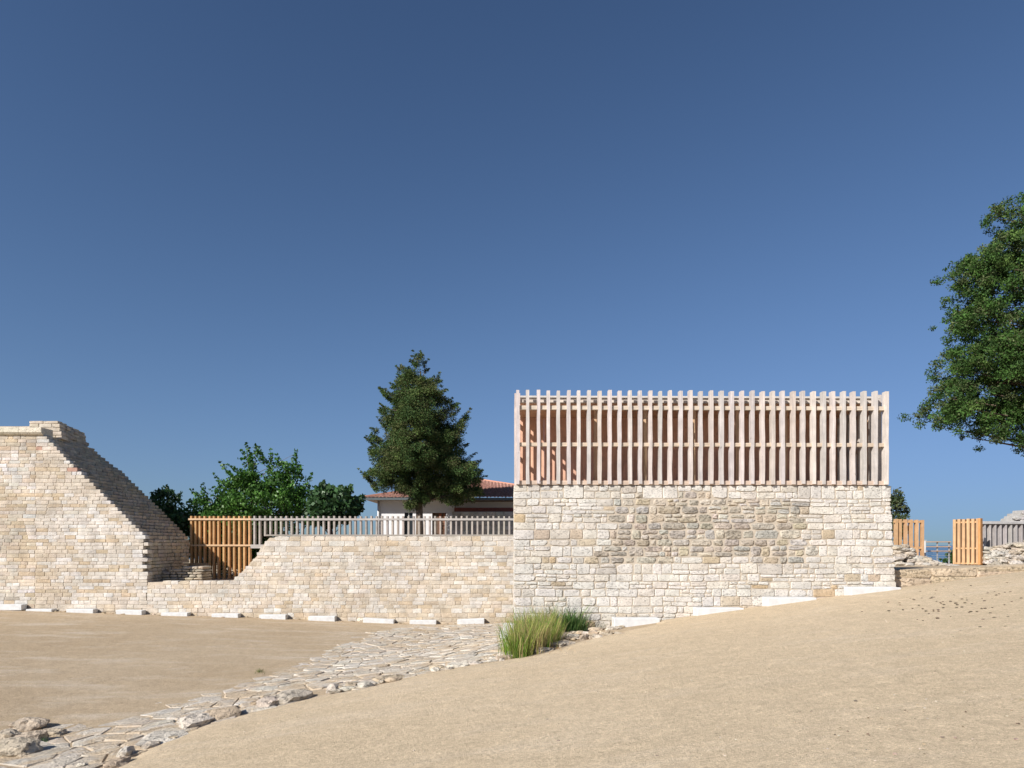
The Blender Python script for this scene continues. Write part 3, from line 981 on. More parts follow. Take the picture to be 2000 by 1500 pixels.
mesh_obj('core', V, Fc, mat_mortar('earth_mortar', (.54, .44, .315)), ret)

def rubble(name, label, tops, y, yd, count, base_z, col=None, size=(.09, .26)):
    t = thing(name, label, 'rubble', (U((tops[0][0] + tops[-1][0]) / 2, y), y, base_z))
    pts = [(U(a, y), H(b, y)) for a, b in tops]
    V, Fc = prism([(pts[0][0], base_z - .3)] + [(pts[-1][0], base_z - .3)] + [(x, z - .12) for x, z in reversed(pts)], y, y + yd)
    mesh_obj('core', V, Fc, M['mortar_left'], t)
    for i in range(count):
        x = rng.uniform(pts[0][0], pts[-1][0]); top = lerp_path(pts, x)
        f = rng.random() ** .8
        z = base_z + (top - base_z) * f
        s = rng.uniform(*size)
        V, Fc = rock_geo((x, y - .05 - .35 * (1 - f) + rng.uniform(-.05, .1), z - s * .25), (s, s * .8, s * rng.uniform(.25, .5)), rng.uniform(0, 90), 2)
        mesh_obj('stone', V, Fc, M['rock'], t, cols=[jit(rng.choice(((.52, .46, .38), (.50, .43, .335), (.55, .51, .45))), .07)] * len(Fc))
    return t
rubble('rubble_bank', 'pale rubble bank below the short orange fence behind the block corner', [(1740, 1062), (1762, 1062), (1776, 1068), (1780, 1083), (1800, 1086), (1815, 1092), (1832, 1098), (1850, 1103)], GY - 1.2, 1.0, 140, H(1104, GY - 1.2))
rubble('rubble_bank', 'pale rough rubble bank below the grey fence at the right edge', [(1917, 1070), (1935, 1066), (1955, 1063), (1980, 1058), (2010, 1054), (2060, 1052), (2150, 1050)], GY - .6, .9, 300, H(1105, GY - .6))

# stone paving
UP_PX = [(0, 1442), (80, 1427), (150, 1413), (230, 1399), (330, 1366), (470, 1337), (540, 1312), (600, 1291), (660, 1264), (735, 1233), (800, 1222), (1003, 1216)]
LO_PX = [(190, 1503)] + EDGE_PX[2:10] + [(1003, 1285), (1003, 1240)]
up = [ground_hit(a, b)[:2] for a, b in UP_PX]
lo = [(ground_hit(a, b)[0] + .05, ground_hit(a, b)[1] + .05) for a, b in LO_PX]
poly = [(-7.6, 7.0)] + up + [(.3, 24.9), (.3, 15.5)] + list(reversed(lo)) + [(-4.6, 6.6)]
pave = bpy.data.objects.new('stone_paving', None); COL.objects.link(pave)
pave.location = (-3, 14, gz(-3, 14)); WL[pave.name] = Vector(pave.location); tag(pave, kind='structure')
ang = math.radians(66)
dx, dy = math.cos(ang), math.sin(ang)
pts = []
for i in range(-40, 80):
    for j in range(-30, 40):
        a = i * .50 + rng.uniform(-.27, .27) + (j % 2) * .25; b = j * .34 + rng.uniform(-.17, .17)
        x = -4 + a * dx - b * dy; y = 12 + a * dy + b * dx
        if -9 < x < 1.5 and 6 < y < 26.5: pts.append((x, y))
pts = np.array(pts)
cnt = 0
slabs = []
for i, (x, y) in enumerate(pts):
    if not in_poly(x, y, poly): continue
    if rng.random() < .02: continue
    d = ((pts - (x, y)) ** 2).sum(1); nb = np.argsort(d)[1:16]
    cell = [(x - .7, y - .7), (x + .7, y - .7), (x + .7, y + .7), (x - .7, y + .7)]
    for k in nb:
        qx, qy = pts[k]; mx, my = (x + qx) / 2, (y + qy) / 2; nx_, ny_ = qx - x, qy - y
        new = []
        for a in range(len(cell)):
            p, q = cell[a], cell[(a + 1) % len(cell)]
            dp = (p[0] - mx) * nx_ + (p[1] - my) * ny_; dq = (q[0] - mx) * nx_ + (q[1] - my) * ny_
            if dp <= 0: new.append(p)
            if dp * dq < 0:
                tq = dp / (dp - dq); new.append((p[0] + (q[0] - p[0]) * tq, p[1] + (q[1] - p[1]) * tq))
        cell = new
        if len(cell) < 3: break
    if len(cell) < 3: continue
    cu = sum(p[0] for p in cell) / len(cell); cw = sum(p[1] for p in cell) / len(cell)
    c2 = []
    for p in cell:
        l = math.hypot(p[0] - cu, p[1] - cw) + 1e-9
        s = max(.3, 1 - .008 / l) * rng.uniform(.95, 1.0); c2.append((cu + (p[0] - cu) * s, cw + (p[1] - cw) * s))
    area = abs(sum(c2[a][0] * c2[(a + 1) % len(c2)][1] - c2[(a + 1) % len(c2)][0] * c2[a][1] for a in range(len(c2)))) / 2
    if area < .02: continue
    # slabs sink under the sand towards the yard
    de = min(math.hypot(cu - a[0], cw - a[1]) for a in [(up[q][0] * (1 - f) + up[q + 1][0] * f, up[q][1] * (1 - f) + up[q + 1][1] * f) for q in range(len(up) - 1) for f in (0, .25, .5, .75)])
    proud = rng.uniform(.012, .024) - .02 * max(0, 1 - de / 1.0) + .012 * noise.noise((cu * .6, cw * .4, 3))
    tx, ty = rng.uniform(-.016, .016), rng.uniform(-.016, .016)
    g0 = gz(cu, cw); gx = (gz(cu + .2, cw) - gz(cu - .2, cw)) / .4; gy = (gz(cu, cw + .2) - gz(cu, cw - .2)) / .4
    mp = lambda u, ww, nn, cu=cu, cw=cw, g0=g0, gx=gx, gy=gy, tx=tx, ty=ty: (u, ww, g0 + (gx + tx) * (u - cu) + (gy + ty) * (ww - cw) + nn)
    V, Fc = stone_geo(c2, proud, .016, .12, mp, rough=.010)
    col = jit(rng.choice(((.60, .545, .46), (.585, .525, .435), (.56, .49, .40), (.62, .575, .50))), .045)
    slabs.append((area / cw ** 3, V, Fc, col, None))
lay_stones(pave, slabs, M['flag'], 300, name='paving_slab', rest='paving_slabs')

# stone edging along the ramp
edg = thing('stone_edging', 'rough line of rocks along the edge between paving and sand ramp', 'stone edging', (EDGE[6][0], EDGE[6][1], gz(*EDGE[6])))
acc = 0; i = 0
path = [Vector((x, y)) for x, y in EDGE[1:]]
seg = 0; pos = path[0].copy()
dist_pts = []
tot = sum((path[k + 1] - path[k]).length for k in range(len(path) - 1))
s = 0
def along(s):
    for k in range(len(path) - 1):
        l = (path[k + 1] - path[k]).length
        if s <= l: return path[k].lerp(path[k + 1], s / l), (path[k + 1] - path[k]).normalized()
        s -= l
    return path[-1], (path[-1] - path[-2]).normalized()
while s < tot - .1:
    p, d = along(s)
    L = rng.choice((.08, .12, .16, .2, .26, .36, .44)) * rng.uniform(.85, 1.15)
    off = rng.uniform(-.22, .16)
    nrm = Vector((-d.y, d.x))
    c = p + nrm * (off + .05)
    hh = rng.choice((.03, .04, .05, .06, .08)) * (1 + L)
    if 1.8 < s < 4.2 and rng.random() < .4: hh = .12
    z = gz(c.x, c.y) + .03
    V, Fc = rock_geo((0, 0, z), (L * .72, L * rng.uniform(.45, .6), hh), rng.uniform(0, 90), 2, .35)
    a = math.atan2(d.y, d.x) + rng.uniform(-.4, .4)
    V = [(c.x + x * math.cos(a) - y * math.sin(a), c.y + x * math.sin(a) + y * math.cos(a), zz_) for x, y, zz_ in V]
    mesh_obj('rock', V, Fc, M['rock'], edg, cols=[jit(rng.choice(ROCKC), .08)] * len(Fc))
    for _ in range(rng.choice((0, 1, 1, 2))):
        c2 = p + nrm * rng.uniform(-.2, .6) + d * rng.uniform(-.2, .2)
        k = rng.uniform(.02, .10)
        V, Fc = rock_geo((c2.x, c2.y, gz(c2.x, c2.y) + .03), (k * 1.4, k, k * .55), rng.uniform(0, 90), 2, .35)
        mesh_obj('rock', V, Fc, M['rock'], edg, cols=[jit(rng.choice(ROCKC), .08)] * len(Fc))
    s += L * rng.uniform(.8, 1.9)

for i in range(46):
    px = rng.uniform(1060, 1215); py = lerp_path([(1060, 1262), (1130, 1243), (1215, 1233)], px) + rng.uniform(-9, 9)
    x, y, z = ground_hit(px, py)
    if y > 14.6: continue
    k = rng.uniform(.03, .10)
    V, Fc = rock_geo((x, y, z + .03), (k * 1.5, k, k * .55), rng.uniform(0, 90), 2, .35)
    mesh_obj('rock', V, Fc, M['rock'], edg, cols=[jit(rng.choice(((.56, .47, .35), (.52, .41, .29), (.58, .52, .43))), .08)] * len(Fc))
# boulders at the lower left
for px, py, sx, sz, lab in ((52, 1425, .30, .16, 'long flat-topped rock at the back of the pile near the lower left corner'),
                            (18, 1478, .36, .20, 'large pale boulder cut by the left frame edge above the white slabs'),
                            (58, 1452, .24, .15, 'rounded boulder in front of the small green weed at lower left'),
                            (8, 1446, .22, .13, 'small boulder touching the left frame edge behind the large pale one'),
                            (98, 1438, .22, .09, 'low flat rock right of the small green weed at lower left'),
                            (25, 1458, .12, .07, 'little rock wedged between the boulders at lower left')):
    x, y, z = ground_hit(px, py)
    sx *= .8; sz *= .72
    V, Fc = rock_geo((x, y + sx * .3, z + sz * .35), (sx, sx * .75, sz), rng.uniform(0, 90), 3, .35)
    mesh_obj('boulder', V, Fc, M['rock'], cols=[jit((.50, .42, .32), .08)] * len(Fc), label=lab, cat='rock')

# two white stones at the foot of the block corner
for (pa, pb, qa, qb, lab) in ((977, 993, 1233, 1246, 'white squared stone at the block corner beside the grass, lower of two'),
                              (983, 996, 1219, 1231, 'white squared stone at the block corner beside the grass, upper of two')):
    y = 14.0
    V, Fc = rock_geo((0, 0, 0), (1, 1, 1), rng.uniform(0, 90), 2, .06)
    x0, x1, z0, z1 = U(pa, y), U(pb, y) + .12, H(qb + 2, y), H(qa, y)
    mb = MB(); mb.bbox(x0, x1, y, y + .26, z0, z1, .016, (.62, .61, .58))
    mb.V = [(a + .006 * noise.noise((a * 9, c * 9, 0)), b, c + .006 * noise.noise((a * 7, c * 9, 5))) for a, b, c in mb.V]
    mb.build('white_stone', M['stone'], label=lab, cat='stone')

# pebbles and clods on the ramp
mb = MB()
for i in range(150):
    if i < 95: px, py = rng.gauss(1880, 90), rng.gauss(1182, 22)
    elif i < 125: px, py = rng.uniform(1200, 1950), rng.uniform(1200, 1330)
    else: px, py = rng.uniform(500, 2000), rng.uniform(1330, 1490)
    if px > 2010 or py < 1140 or py < 1240 - (px - 1200) * .15: continue
    x, y, z = ground_hit(px, py)
    if x < edge_x(y) + .2 or y > 14.3: continue
    s = rng.uniform(.008, .02) * (1.3 if i < 95 else .8)
    V, Fc = rock_geo((x, y, z + .03), (s * 1.2, s, s * .7), rng.uniform(0, 90), 1, .3)
    mb.add(V, Fc, jit((.16, .12, .085), .3) if i < 110 else jit((.4, .32, .24), .3))
for i in range(900):
    px, py = rng.uniform(150, 2000), 1500 - 290 * rng.random() ** .8
    x, y, z = ground_hit(px, py)
    if x < edge_x(y) + .15 or y > 14.2: continue
    k = rng.uniform(.003, .009)
    V, Fc = rock_geo((x, y, z + .028), (k * 1.3, k, k * .8), rng.uniform(0, 90), 1, .3)
    mb.add(V, Fc, jit(rng.choice(((.36, .28, .2), (.62, .54, .44), (.48, .38, .27))), .2))
mb.build('pebbles', M['rock'], kind='stuff')

mb = MB()
for i in range(170):
    x = rng.uniform(fx(0), fx(1000)); y = WY - abs(rng.gauss(0, .16)) - .02
    k = rng.uniform(.012, .05)
    V, Fc = rock_geo((x, y, gz(x, y) + k * .2), (k * 1.4, k, k * .7), rng.uniform(0, 90), 1, .3)
    mb.add(V, Fc, jit(rng.choice(((.46, .37, .26), (.40, .31, .21), (.52, .45, .35))), .12))
mb.build('gravel', M['rock'], kind='stuff')

# ------------------------------------------------------------------ wheel stops
def wheel_stop(x0, x1, y, ztop, hgt, label, tilt=0.0, group='white wheel stops', dp=.29):
    b = .012
    prof = [(0, 0), (0, hgt - b), (b, hgt), (dp - b, hgt), (dp, hgt - b), (dp, 0)]
    V = []
    for k, x in enumerate((x0, x0 + b, x1 - b, x1)):
        ins = b if k in (0, 3) else 0
        for (yy, zz_) in prof:
            V.append((x, y + (ins if yy < .01 else (-ins if yy > dp - .005 else 0)) + yy, ztop - hgt + (zz_ if zz_ < .01 else zz_ - ins * (.8 if zz_ > .02 else 0)) + tilt * (x - (x0 + x1) / 2)))
    n_ = len(prof); Fc = []
    for k in range(3):
        for i in range(n_):
            j = (i + 1) % n_
            Fc.append((k * n_ + i, k * n_ + j, (k + 1) * n_ + j, (k + 1) * n_ + i))
    Fc.append(tuple(range(n_ - 1, -1, -1))); Fc.append(tuple(3 * n_ + i for i in range(n_)))
    Fc = [tuple(reversed(f)) for f in Fc]
    mesh_obj('wheel_stop', V, Fc, M['white'], label=label, cat='wheel stop', group=group)
SY = 25.17
left_stops = [(-12, 42, 1181, 'white concrete wheel stop cut by the left frame edge'),
              (50, 101, 1190, 'white wheel stop by the tall wall, second from the left frame edge'),
              (129, 182, 1190, 'white wheel stop by the tall wall, third from the left frame edge'),
              (226, 277, 1192, 'white wheel stop under the end of the tall wall, fourth from the left frame edge'),
              (314, 366, 1197, 'white wheel stop by the low wall, below the masonry heap in the notch'),
              (413, 465, 1199, 'white wheel stop by the low wall, below the right end of the notch'),
              (506, 558, 1201, 'white wheel stop by the low wall, seventh from the left frame edge'),
              (602, 654, 1204, 'white wheel stop by the low wall, eighth from the left frame edge'),
              (709, 769, 1209, 'tilted white wheel stop by the low wall with a rock at its left end'),
              (800, 852, 1212, 'white wheel stop at the edge of the stone paving, second from the block'),
              (893, 946, 1209.5, 'white wheel stop on the stone paving nearest to the block corner')]
for i, (a, b, q, lab) in enumerate(left_stops):
    zt_ = H(q, SY)
    wheel_stop(U(a, SY), U(b, SY), SY, zt_, .20 if i == 0 else .30, lab, tilt={8: -.06, 10: .05, 3: -.02}.get(i, 0), group='white wheel stops')
for a, b, q, lab in ((1200, 1290, 1211, 'greyish white wheel stop right of the grass, lowest on the ramp'),
                     (1363, 1455, 1191, 'white wheel stop against the block, second up the ramp'),
                     (1502, 1598, 1170.5, 'white wheel stop against the block, third up the ramp'),
                     (1667, 1765, 1150.5, 'white wheel stop at the right corner of the block, highest on the ramp')):
    wheel_stop(U(a, 14.42), U(b, 14.42), 14.42 + YAW * U(a, 14.42), H(q - 2.5, 14.42), .36, lab, dp=.35)
x, y, z = ground_hit(704, 1214)
V, Fc = rock_geo((x, y, z + .06), (.14, .1, .09), 3.3, 2, .3)
mesh_obj('rock', V, Fc, M['rock'], cols=[(.7, .62, .5)] * len(Fc), label='small pale rock at the left end of the tilted wheel stop', cat='rock')

# ------------------------------------------------------------------ grass
def blades(name, base_pts, hgt, lean, width, cols, label=None, cat=None, seed=0, parent=None, group=None, mat='grass', tufts=0, spread=.09):
    r = np.random.default_rng(seed)
    B = np.array(base_pts, dtype=float); N = len(B)
    az = r.uniform(0, 2 * np.pi, N)
    tone = np.ones(N); hs_ = np.ones(N); pick = r.integers(len(cols), size=N)
    if tufts:                      # blades grow in tufts and lean away from the middle of each
        cen = B[r.integers(N, size=tufts)]
        k = r.integers(tufts, size=N)
        off = r.normal(size=(N, 2)) * spread
        B[:, :2] = cen[k, :2] + off; B[:, 2] = cen[k, 2]
        B[:, 1] = np.where(B[:, 0] > .05, np.minimum(B[:, 1], 14.7), B[:, 1])
        az = np.arctan2(off[:, 1], off[:, 0]) + r.normal(size=N) * .5
        tone = r.uniform(.75, 1.25, tufts)[k]; hs_ = r.uniform(.6, 1.1, tufts)[k]
        tp = r.integers(len(cols), size=tufts)[k]
        pick = np.where(r.random(N) < .6, tp, pick)
    h = r.uniform(hgt[0], hgt[1], N) * r.choice([1, 1, .8, .55], N) * hs_
    ln = r.uniform(lean[0], lean[1], N) * h
    w = r.uniform(width[0], width[1], N)
    dirx, diry = np.cos(az), np.sin(az)
    pa = r.uniform(0, 2 * np.pi, N); sx, sy = np.cos(pa), np.sin(pa)
    V = np.zeros((N, 7, 3))
    for k, t in enumerate((0, .4, .75)):
        cx = B[:, 0] + dirx * ln * t ** 1.6; cy = B[:, 1] + diry * ln * t ** 1.6; cz = B[:, 2] + h * t * (1 - .15 * t)
        ww = w * (1 - .5 * t)
        V[:, 2 * k] = np.stack([cx - sx * ww, cy - sy * ww, cz], -1); V[:, 2 * k + 1] = np.stack([cx + sx * ww, cy + sy * ww, cz], -1)
    V[:, 6] = np.stack([B[:, 0] + dirx * ln, B[:, 1] + diry * ln, B[:, 2] + h * .85], -1)
    Fc = []; C = []
    for i in range(N):
        b = i * 7
        Fc += [(b, b + 1, b + 3, b + 2), (b + 2, b + 3, b + 5, b + 4), (b + 4, b + 5, b + 6)]
        c = cols[int(pick[i])]
        k = r.uniform(.8, 1.2) * tone[i]; c = (c[0] * k, c[1] * k, c[2] * k)
        C += [c, c, c]
    return mesh_obj(name, V.reshape(-1, 3), Fc, M[mat], parent, cols=C, label=label, cat=cat, group=group)

def scatter_px(poly, N, dens=None):
    out = []
    xs_ = [p[0] for p in poly]; ys_ = [p[1] for p in poly]
    while len(out) < N:
        px, py = rng.uniform(min(xs_), max(xs_)), rng.uniform(min(ys_), max(ys_))
        if in_poly(px, py, poly):
            x, y, z = ground_hit(px, py)
            if y > 14.72 and x > b_x0: y = 14.7
            out.append((x, y, z - .01))
    return out
GL = [(1003, 1288), (1058, 1274), (1088, 1252), (1078, 1234), (1040, 1238), (1008, 1245), (1002, 1264)]
g1 = thing('grass_clump', 'tall yellow-green grass clump at the left corner of the stone block', 'grass', (U(1040, 12.6), 12.6, gz(.4, 12.6)))
base = scatter_px(GL, 4800)
bl = blades('blades', base, (.45, .90), (.08, .42), (.0035, .007), [(.22, .32, .05), (.31, .36, .07), (.15, .28, .04), (.42, .38, .15), (.34, .36, .09), (.12, .23, .035), (.44, .35, .17)], seed=3, parent=g1, tufts=55, spread=.10)
bl['kind'] = 'stuff'
bl = blades('seed_heads', scatter_px(GL, 380), (.6, 1.05), (.2, .7), (.0018, .003), [(.42, .33, .2), (.36, .30, .18), (.30, .24, .15)], seed=4, parent=g1)
bl['kind'] = 'stuff'
GR = [(1066, 1244), (1100, 1240), (1124, 1235), (1124, 1227), (1072, 1230)]
g2 = thing('grass_clump', 'dark green leafy grass clump against the block, right of the yellow one', 'grass', (U(1112, 14.0), 14.0, gz(1.2, 14.0)))
bl = blades('blades', scatter_px(GR, 2600), (.42, .85), (.12, .55), (.004, .008), [(.09, .20, .045), (.12, .24, .06), (.07, .15, .04), (.20, .28, .09)], seed=5, parent=g2, tufts=30, spread=.09); bl['kind'] = 'stuff'
bl = blades('broad_leaf', scatter_px([(1095, 1236), (1120, 1236), (1118, 1228), (1096, 1228)], 7), (.72, .95), (.15, .45), (.012, .018), [(.05, .08, .03), (.08, .10, .05)], seed=6, parent=g2)
bl = blades('dry_stalks', scatter_px([(1120, 1230), (1142, 1230), (1142, 1226), (1120, 1226)], 90), (.75, 1.1), (.02, .4), (.0015, .003), [(.50, .44, .24), (.44, .40, .2)], seed=7, parent=g2); bl['kind'] = 'stuff'
for (px, py, n_, hg, lab, cc) in ((1168, 1230, 26, (.2, .42), 'thin wispy weed against the block left of the lowest ramp wheel stop', [(.16, .17, .09), (.12, .15, .06)]),
                              (80, 1449, 60, (.05, .12), 'small green weed among the boulders at lower left', [(.08, .18, .04), (.12, .22, .06)]),
                              (508, 1313, 60, (.04, .10), 'small green tuft at the sandy edge of the paving', [(.16, .19, .07), (.22, .22, .1)]),
                              (1010, 1283, 120, (.06, .14), 'low dark green weed at the front foot of the tall grass', [(.06, .14, .03), (.09, .18, .05)]),
                              (1070, 1266, 240, (.04, .12), 'dry orange grass tuft right of the tall yellow-green clump', [(.55, .34, .16), (.60, .42, .22)])):
    sp = 22 if n_ == 240 else (5 if n_ < 100 else 9)
    bs = []
    for _ in range(n_):
        x, y, z = ground_hit(px + rng.gauss(0, sp), py + rng.gauss(0, sp * .3)); bs.append((x, min(y, 14.7), z))
    blades('weed', bs, hg, (.2, .9), (.003, .006), cc, label=lab, cat='weed', seed=int(px))

# ------------------------------------------------------------------ trees
def fast_quads(name, V, C, mat, parent):
    """V (N,4,3) quads with one colour each"""
    N = len(V)
    org = np.array(wloc(parent))
    me = bpy.data.meshes.new(name)
    me.vertices.add(N * 4); me.vertices.foreach_set('co', (V - org).reshape(-1).astype(np.float32))
    me.loops.add(N * 4); me.loops.foreach_set('vertex_index', np.arange(N * 4, dtype=np.int32))
    me.polygons.add(N); me.polygons.foreach_set('loop_start', np.arange(0, N * 4, 4, dtype=np.int32))
    a = me.attributes.new('col', 'FLOAT_COLOR', 'FACE')
    c4 = np.ones((N, 4), np.float32); c4[:, :3] = C; a.data.foreach_set('color', c4.ravel())
    me.materials.append(mat); me.update(calc_edges=True)
    o = bpy.data.objects.new(name, me); COL.objects.link(o); o.parent = parent
    return o

def tree(name, label, poly, Y, ncl, clr, nleaf, leaf, aspect, pal, mat, base_px, base_z, dmax, seed, trunk_r=.16, top=None, shoots=(), limbs=60, group=None, lsl=.45, tips=0, mothers=0, mrad=1.0, outward=.0, flop=0.4, holes=0.0, vary=.3):
    r = np.random.default_rng(seed); rr = random.Random(seed)
    m_px = Y / F
    root = thing(name, label, 'tree', (U(base_px, Y), Y, base_z), group)
    xs_ = [p[0] for p in poly]; ys_ = [p[1] for p in poly]
    cen = []; rad = []
    mums = []
    tries = 0
    while len(mums) < mothers and tries < 20000:     # boughs: rounded masses with gaps between them
        tries += 1
        px, py = rr.uniform(min(xs_), max(xs_)), rr.uniform(min(ys_), max(ys_))
        if not in_poly(px, py, poly): continue
        d = edge_dist(px, py, poly) * m_px
        dd = min(dmax, d * 1.2)
        yy = rr.choice((-1, -1, 1)) * rr.random() ** .4 * dd
        if d < mrad * .15: continue
        if any((U(px, Y) - m[0]) ** 2 + (yy - m[1]) ** 2 + (H(py, Y) - m[2]) ** 2 < (mrad * 1.25) ** 2 for m in mums): continue
        mums.append((U(px, Y), yy, H(py, Y)))
    guard = 0
    while mums and len(cen) < ncl and guard < ncl * 40:
        guard += 1
        m = rr.choice(mums)
        v = Vector((rr.gauss(0, 1), rr.gauss(0, 1), rr.gauss(0, 1) + .25)).normalized() * mrad * rr.uniform(.62, 1.05)
        x_, y_, z_ = m[0] + v.x, m[1] + v.y, m[2] + v.z * .72
        px, py = 1000 + x_ / m_px, HOR - (z_ - EYE) / m_px
        if not in_poly(px, py, poly): continue
        d = edge_dist(px, py, poly) * m_px
        cen.append((x_, Y + y_, z_)); rad.append(min(clr, d * .9 + .1))
    while len(cen) < ncl * (1.12 if mums else 1):
        px, py = rr.uniform(min(xs_), max(xs_)), rr.uniform(min(ys_), max(ys_))
        if not in_poly(px, py, poly): continue
        if holes and noise.noise((px * .035, py * .035, seed)) > holes: continue
        d = edge_dist(px, py, poly) * m_px
        if mums and d < .45: continue
        dd = min(dmax, d * 1.25 + .15)
        t = rr.choice((-1, -1, 1)) * rr.random() ** .45
        cen.append((U(px, Y), Y + t * dd, H(py, Y))); rad.append(min(clr, d * .9 + .08))
    for (x0, y0, x1, y1, k) in shoots:           # leafy shoots that stick out of the crown
        dy0 = rr.uniform(-.6, .6)
        for i in range(k):
            t = i / max(1, k - 1)
            cen.append((U(x0 + (x1 - x0) * t, Y), Y + dy0, H(y0 + (y1 - y0) * t, Y))); rad.append(clr * (.75 - .5 * t))
    per_ = [math.hypot(poly[(i + 1) % len(poly)][0] - poly[i][0], poly[(i + 1) % len(poly)][1] - poly[i][1]) for i in range(len(poly))]
    xm_ = U(base_px, Y)
    for _ in range(tips):                        # upswept sprays all over the crown's outline
        i = rr.choices(range(len(poly)), per_)[0]; t = rr.random()
        px = poly[i][0] + (poly[(i + 1) % len(poly)][0] - poly[i][0]) * t; py = poly[i][1] + (poly[(i + 1) % len(poly)][1] - poly[i][1]) * t
        if py > max(ys_) - 45: continue
        sd = 1 if px > base_px else -1
        L_ = rr.uniform(6, 17); y0_ = rr.uniform(-.8, .8)
        for k in range(4):
            f = k / 3 - .4
            cen.append((U(px + sd * L_ * f, Y), Y + y0_, H(py - L_ * f * rr.uniform(.5, 1.1), Y))); rad.append(clr * (.5 - .1 * k))
    cen = np.array(cen); rad = np.array(rad)
    K = len(cen)
    per = np.maximum(6, (nleaf * np.clip(rad / clr, .25, 1) ** 1.3)).astype(int)
    idx = np.repeat(np.arange(K), per); N = len(idx)
    off = r.normal(size=(N, 3)); off /= np.linalg.norm(off, axis=1)[:, None]
    off *= (r.uniform(0, 1, N) ** .5)[:, None]
    off[:, 2] *= .75
    c = cen[idx] + off * rad[idx][:, None]
    # leaf frames
    a = r.normal(size=(N, 3)); a += off * outward * 2; a[:, 2] += flop * 0
    a /= np.linalg.norm(a, axis=1)[:, None]
    nrm = r.normal(size=(N, 3)) + np.array([0, 0, flop]) + off * .6
    b = np.cross(nrm, a); b /= np.linalg.norm(b, axis=1)[:, None] + 1e-9
    s = leaf * r.uniform(.6, 1.3, N)
    V = np.stack([c + a * s[:, None], c + b * (s * aspect)[:, None], c - a * s[:, None], c - b * (s * aspect)[:, None]], 1)
    pal = np.array(pal)
    pc = r.integers(len(pal), size=K)
    C = pal[pc][idx] * r.uniform(1 - vary, 1 + vary, K)[idx][:, None] * r.uniform(.75, 1.25, N)[:, None]
    mixm = r.random(N) < .3
    C[mixm] = (pal[r.integers(len(pal), size=N)] * r.uniform(.75, 1.25, N)[:, None])[mixm]
    cr = fast_quads('crown', V, C, mat, root)
    # trunk and limbs
    mb = MB()
    tx = U(base_px, Y); ztop = H(min(ys_) + (max(ys_) - min(ys_)) * .12, Y) if top is None else top
    tp = U(xs_[ys_.index(min(ys_))], Y)
    P = [Vector((tx + (tp - tx) * t ** 1.5 + .06 * math.sin(t * 7), Y + .06 * math.cos(t * 5), base_z - .3 + (ztop - base_z + .3) * t)) for t in np.linspace(0, 1, 9)]
    mb.tube(P, [trunk_r * (1 - .88 * t) + .012 for t in np.linspace(0, 1, 9)], 8)
    order = rr.sample(range(K), min(limbs, K))
    for k in order:
        e = Vector(cen[k]); 
        tz = max(.08, min(.95, (e.z - base_z - lsl * abs(e.x - tx) - .2) / (ztop - base_z + 1e-6)))
        q = tz * 8; i = min(7, int(q)); st = P[i].lerp(P[i + 1], q - i)
        mid = st.lerp(e, .5) + Vector((rr.uniform(-.1, .1), rr.uniform(-.1, .1), rr.uniform(-.05, .15)))
        r0 = trunk_r * .34 * (1 - .7 * tz)
        mb.tube([st, mid, e], [r0, r0 * .6, .006], 5, cap=False)
    mb.build('trunk', M['bark'], root, smooth=True)
    return root

GREENS = [(.052, .135, .02), (.065, .165, .024), (.042, .105, .018), (.085, .18, .032)]
TY = 32.0
tree('broadleaf_tree', 'bright green broadleaf tree with upright shoots behind the slat fence',
     [(358, 1010), (365, 985), (395, 975), (420, 975), (425, 950), (440, 945), (445, 925), (470, 925), (475, 900), (490, 890), (505, 895), (520, 915), (535, 910), (545, 900), (570, 905), (590, 925), (588, 950), (610, 945), (620, 960), (612, 1005), (600, 1030), (530, 1060), (520, 1130), (380, 1130), (375, 1060)],
     TY, 640, .36, 52, .075, .6, GREENS, M['leaf'], 500, -1.45 + EYE, 1.8, 11, .14, None,
     [(490, 905, 478, 866, 7), (505, 900, 497, 870, 6), (482, 910, 463, 876, 6), (460, 940, 430, 903, 7), (470, 925, 436, 905, 6), (450, 960, 418, 925, 7), (530, 915, 529, 878, 6), (550, 910, 545, 890, 4), (572, 912, 574, 878, 7), (588, 930, 592, 912, 4), (598, 955, 612, 926, 6), (400, 980, 375, 957, 6), (410, 980, 408, 948, 6), (425, 970, 420, 950, 5), (375, 1000, 362, 980, 4), (510, 890, 505, 872, 4)], 90, mothers=50, mrad=.7)
tree('fig_tree', 'dark green large-leaved bushy tree between the broadleaf tree and the house',
     [(600, 1012), (605, 965), (620, 950), (640, 945), (655, 950), (675, 950), (690, 960), (703, 972), (706, 990), (700, 1003), (690, 1015), (660, 1030), (610, 1030)],
     31.0, 150, .40, 34, .115, .75, [(.04, .095, .03), (.055, .12, .04), (.075, .14, .055), (.03, .07, .022)], M['leaf'], 655, -1.45 + EYE, 1.4, 12, .12, None,
     [(635, 955, 636, 942, 3), (675, 955, 680, 948, 3), (700, 975, 708, 970, 3)], 30)
tree('broadleaf_tree', 'small dark green tree just right of the tall broken wall',
     [(296, 1000), (300, 970), (310, 958), (325, 952), (338, 960), (350, 968), (345, 990), (360, 1000), (372, 1010), (374, 1060), (360, 1070), (330, 1040)],
     30.0, 130, .34, 40, .08, .6, [(.035, .085, .03), (.045, .10, .035), (.03, .07, .025)], M['leaf'], 345, -1.45 + EYE, 1.0, 13, .09, None,
     [(318, 960, 320, 948, 4), (305, 970, 297, 960, 3), (345, 975, 354, 962, 4)], 30)
OLIVE = [(.07, .11, .03), (.085, .125, .034), (.055, .10, .028), (.105, .12, .042), (.045, .085, .026), (.095, .10, .042)]
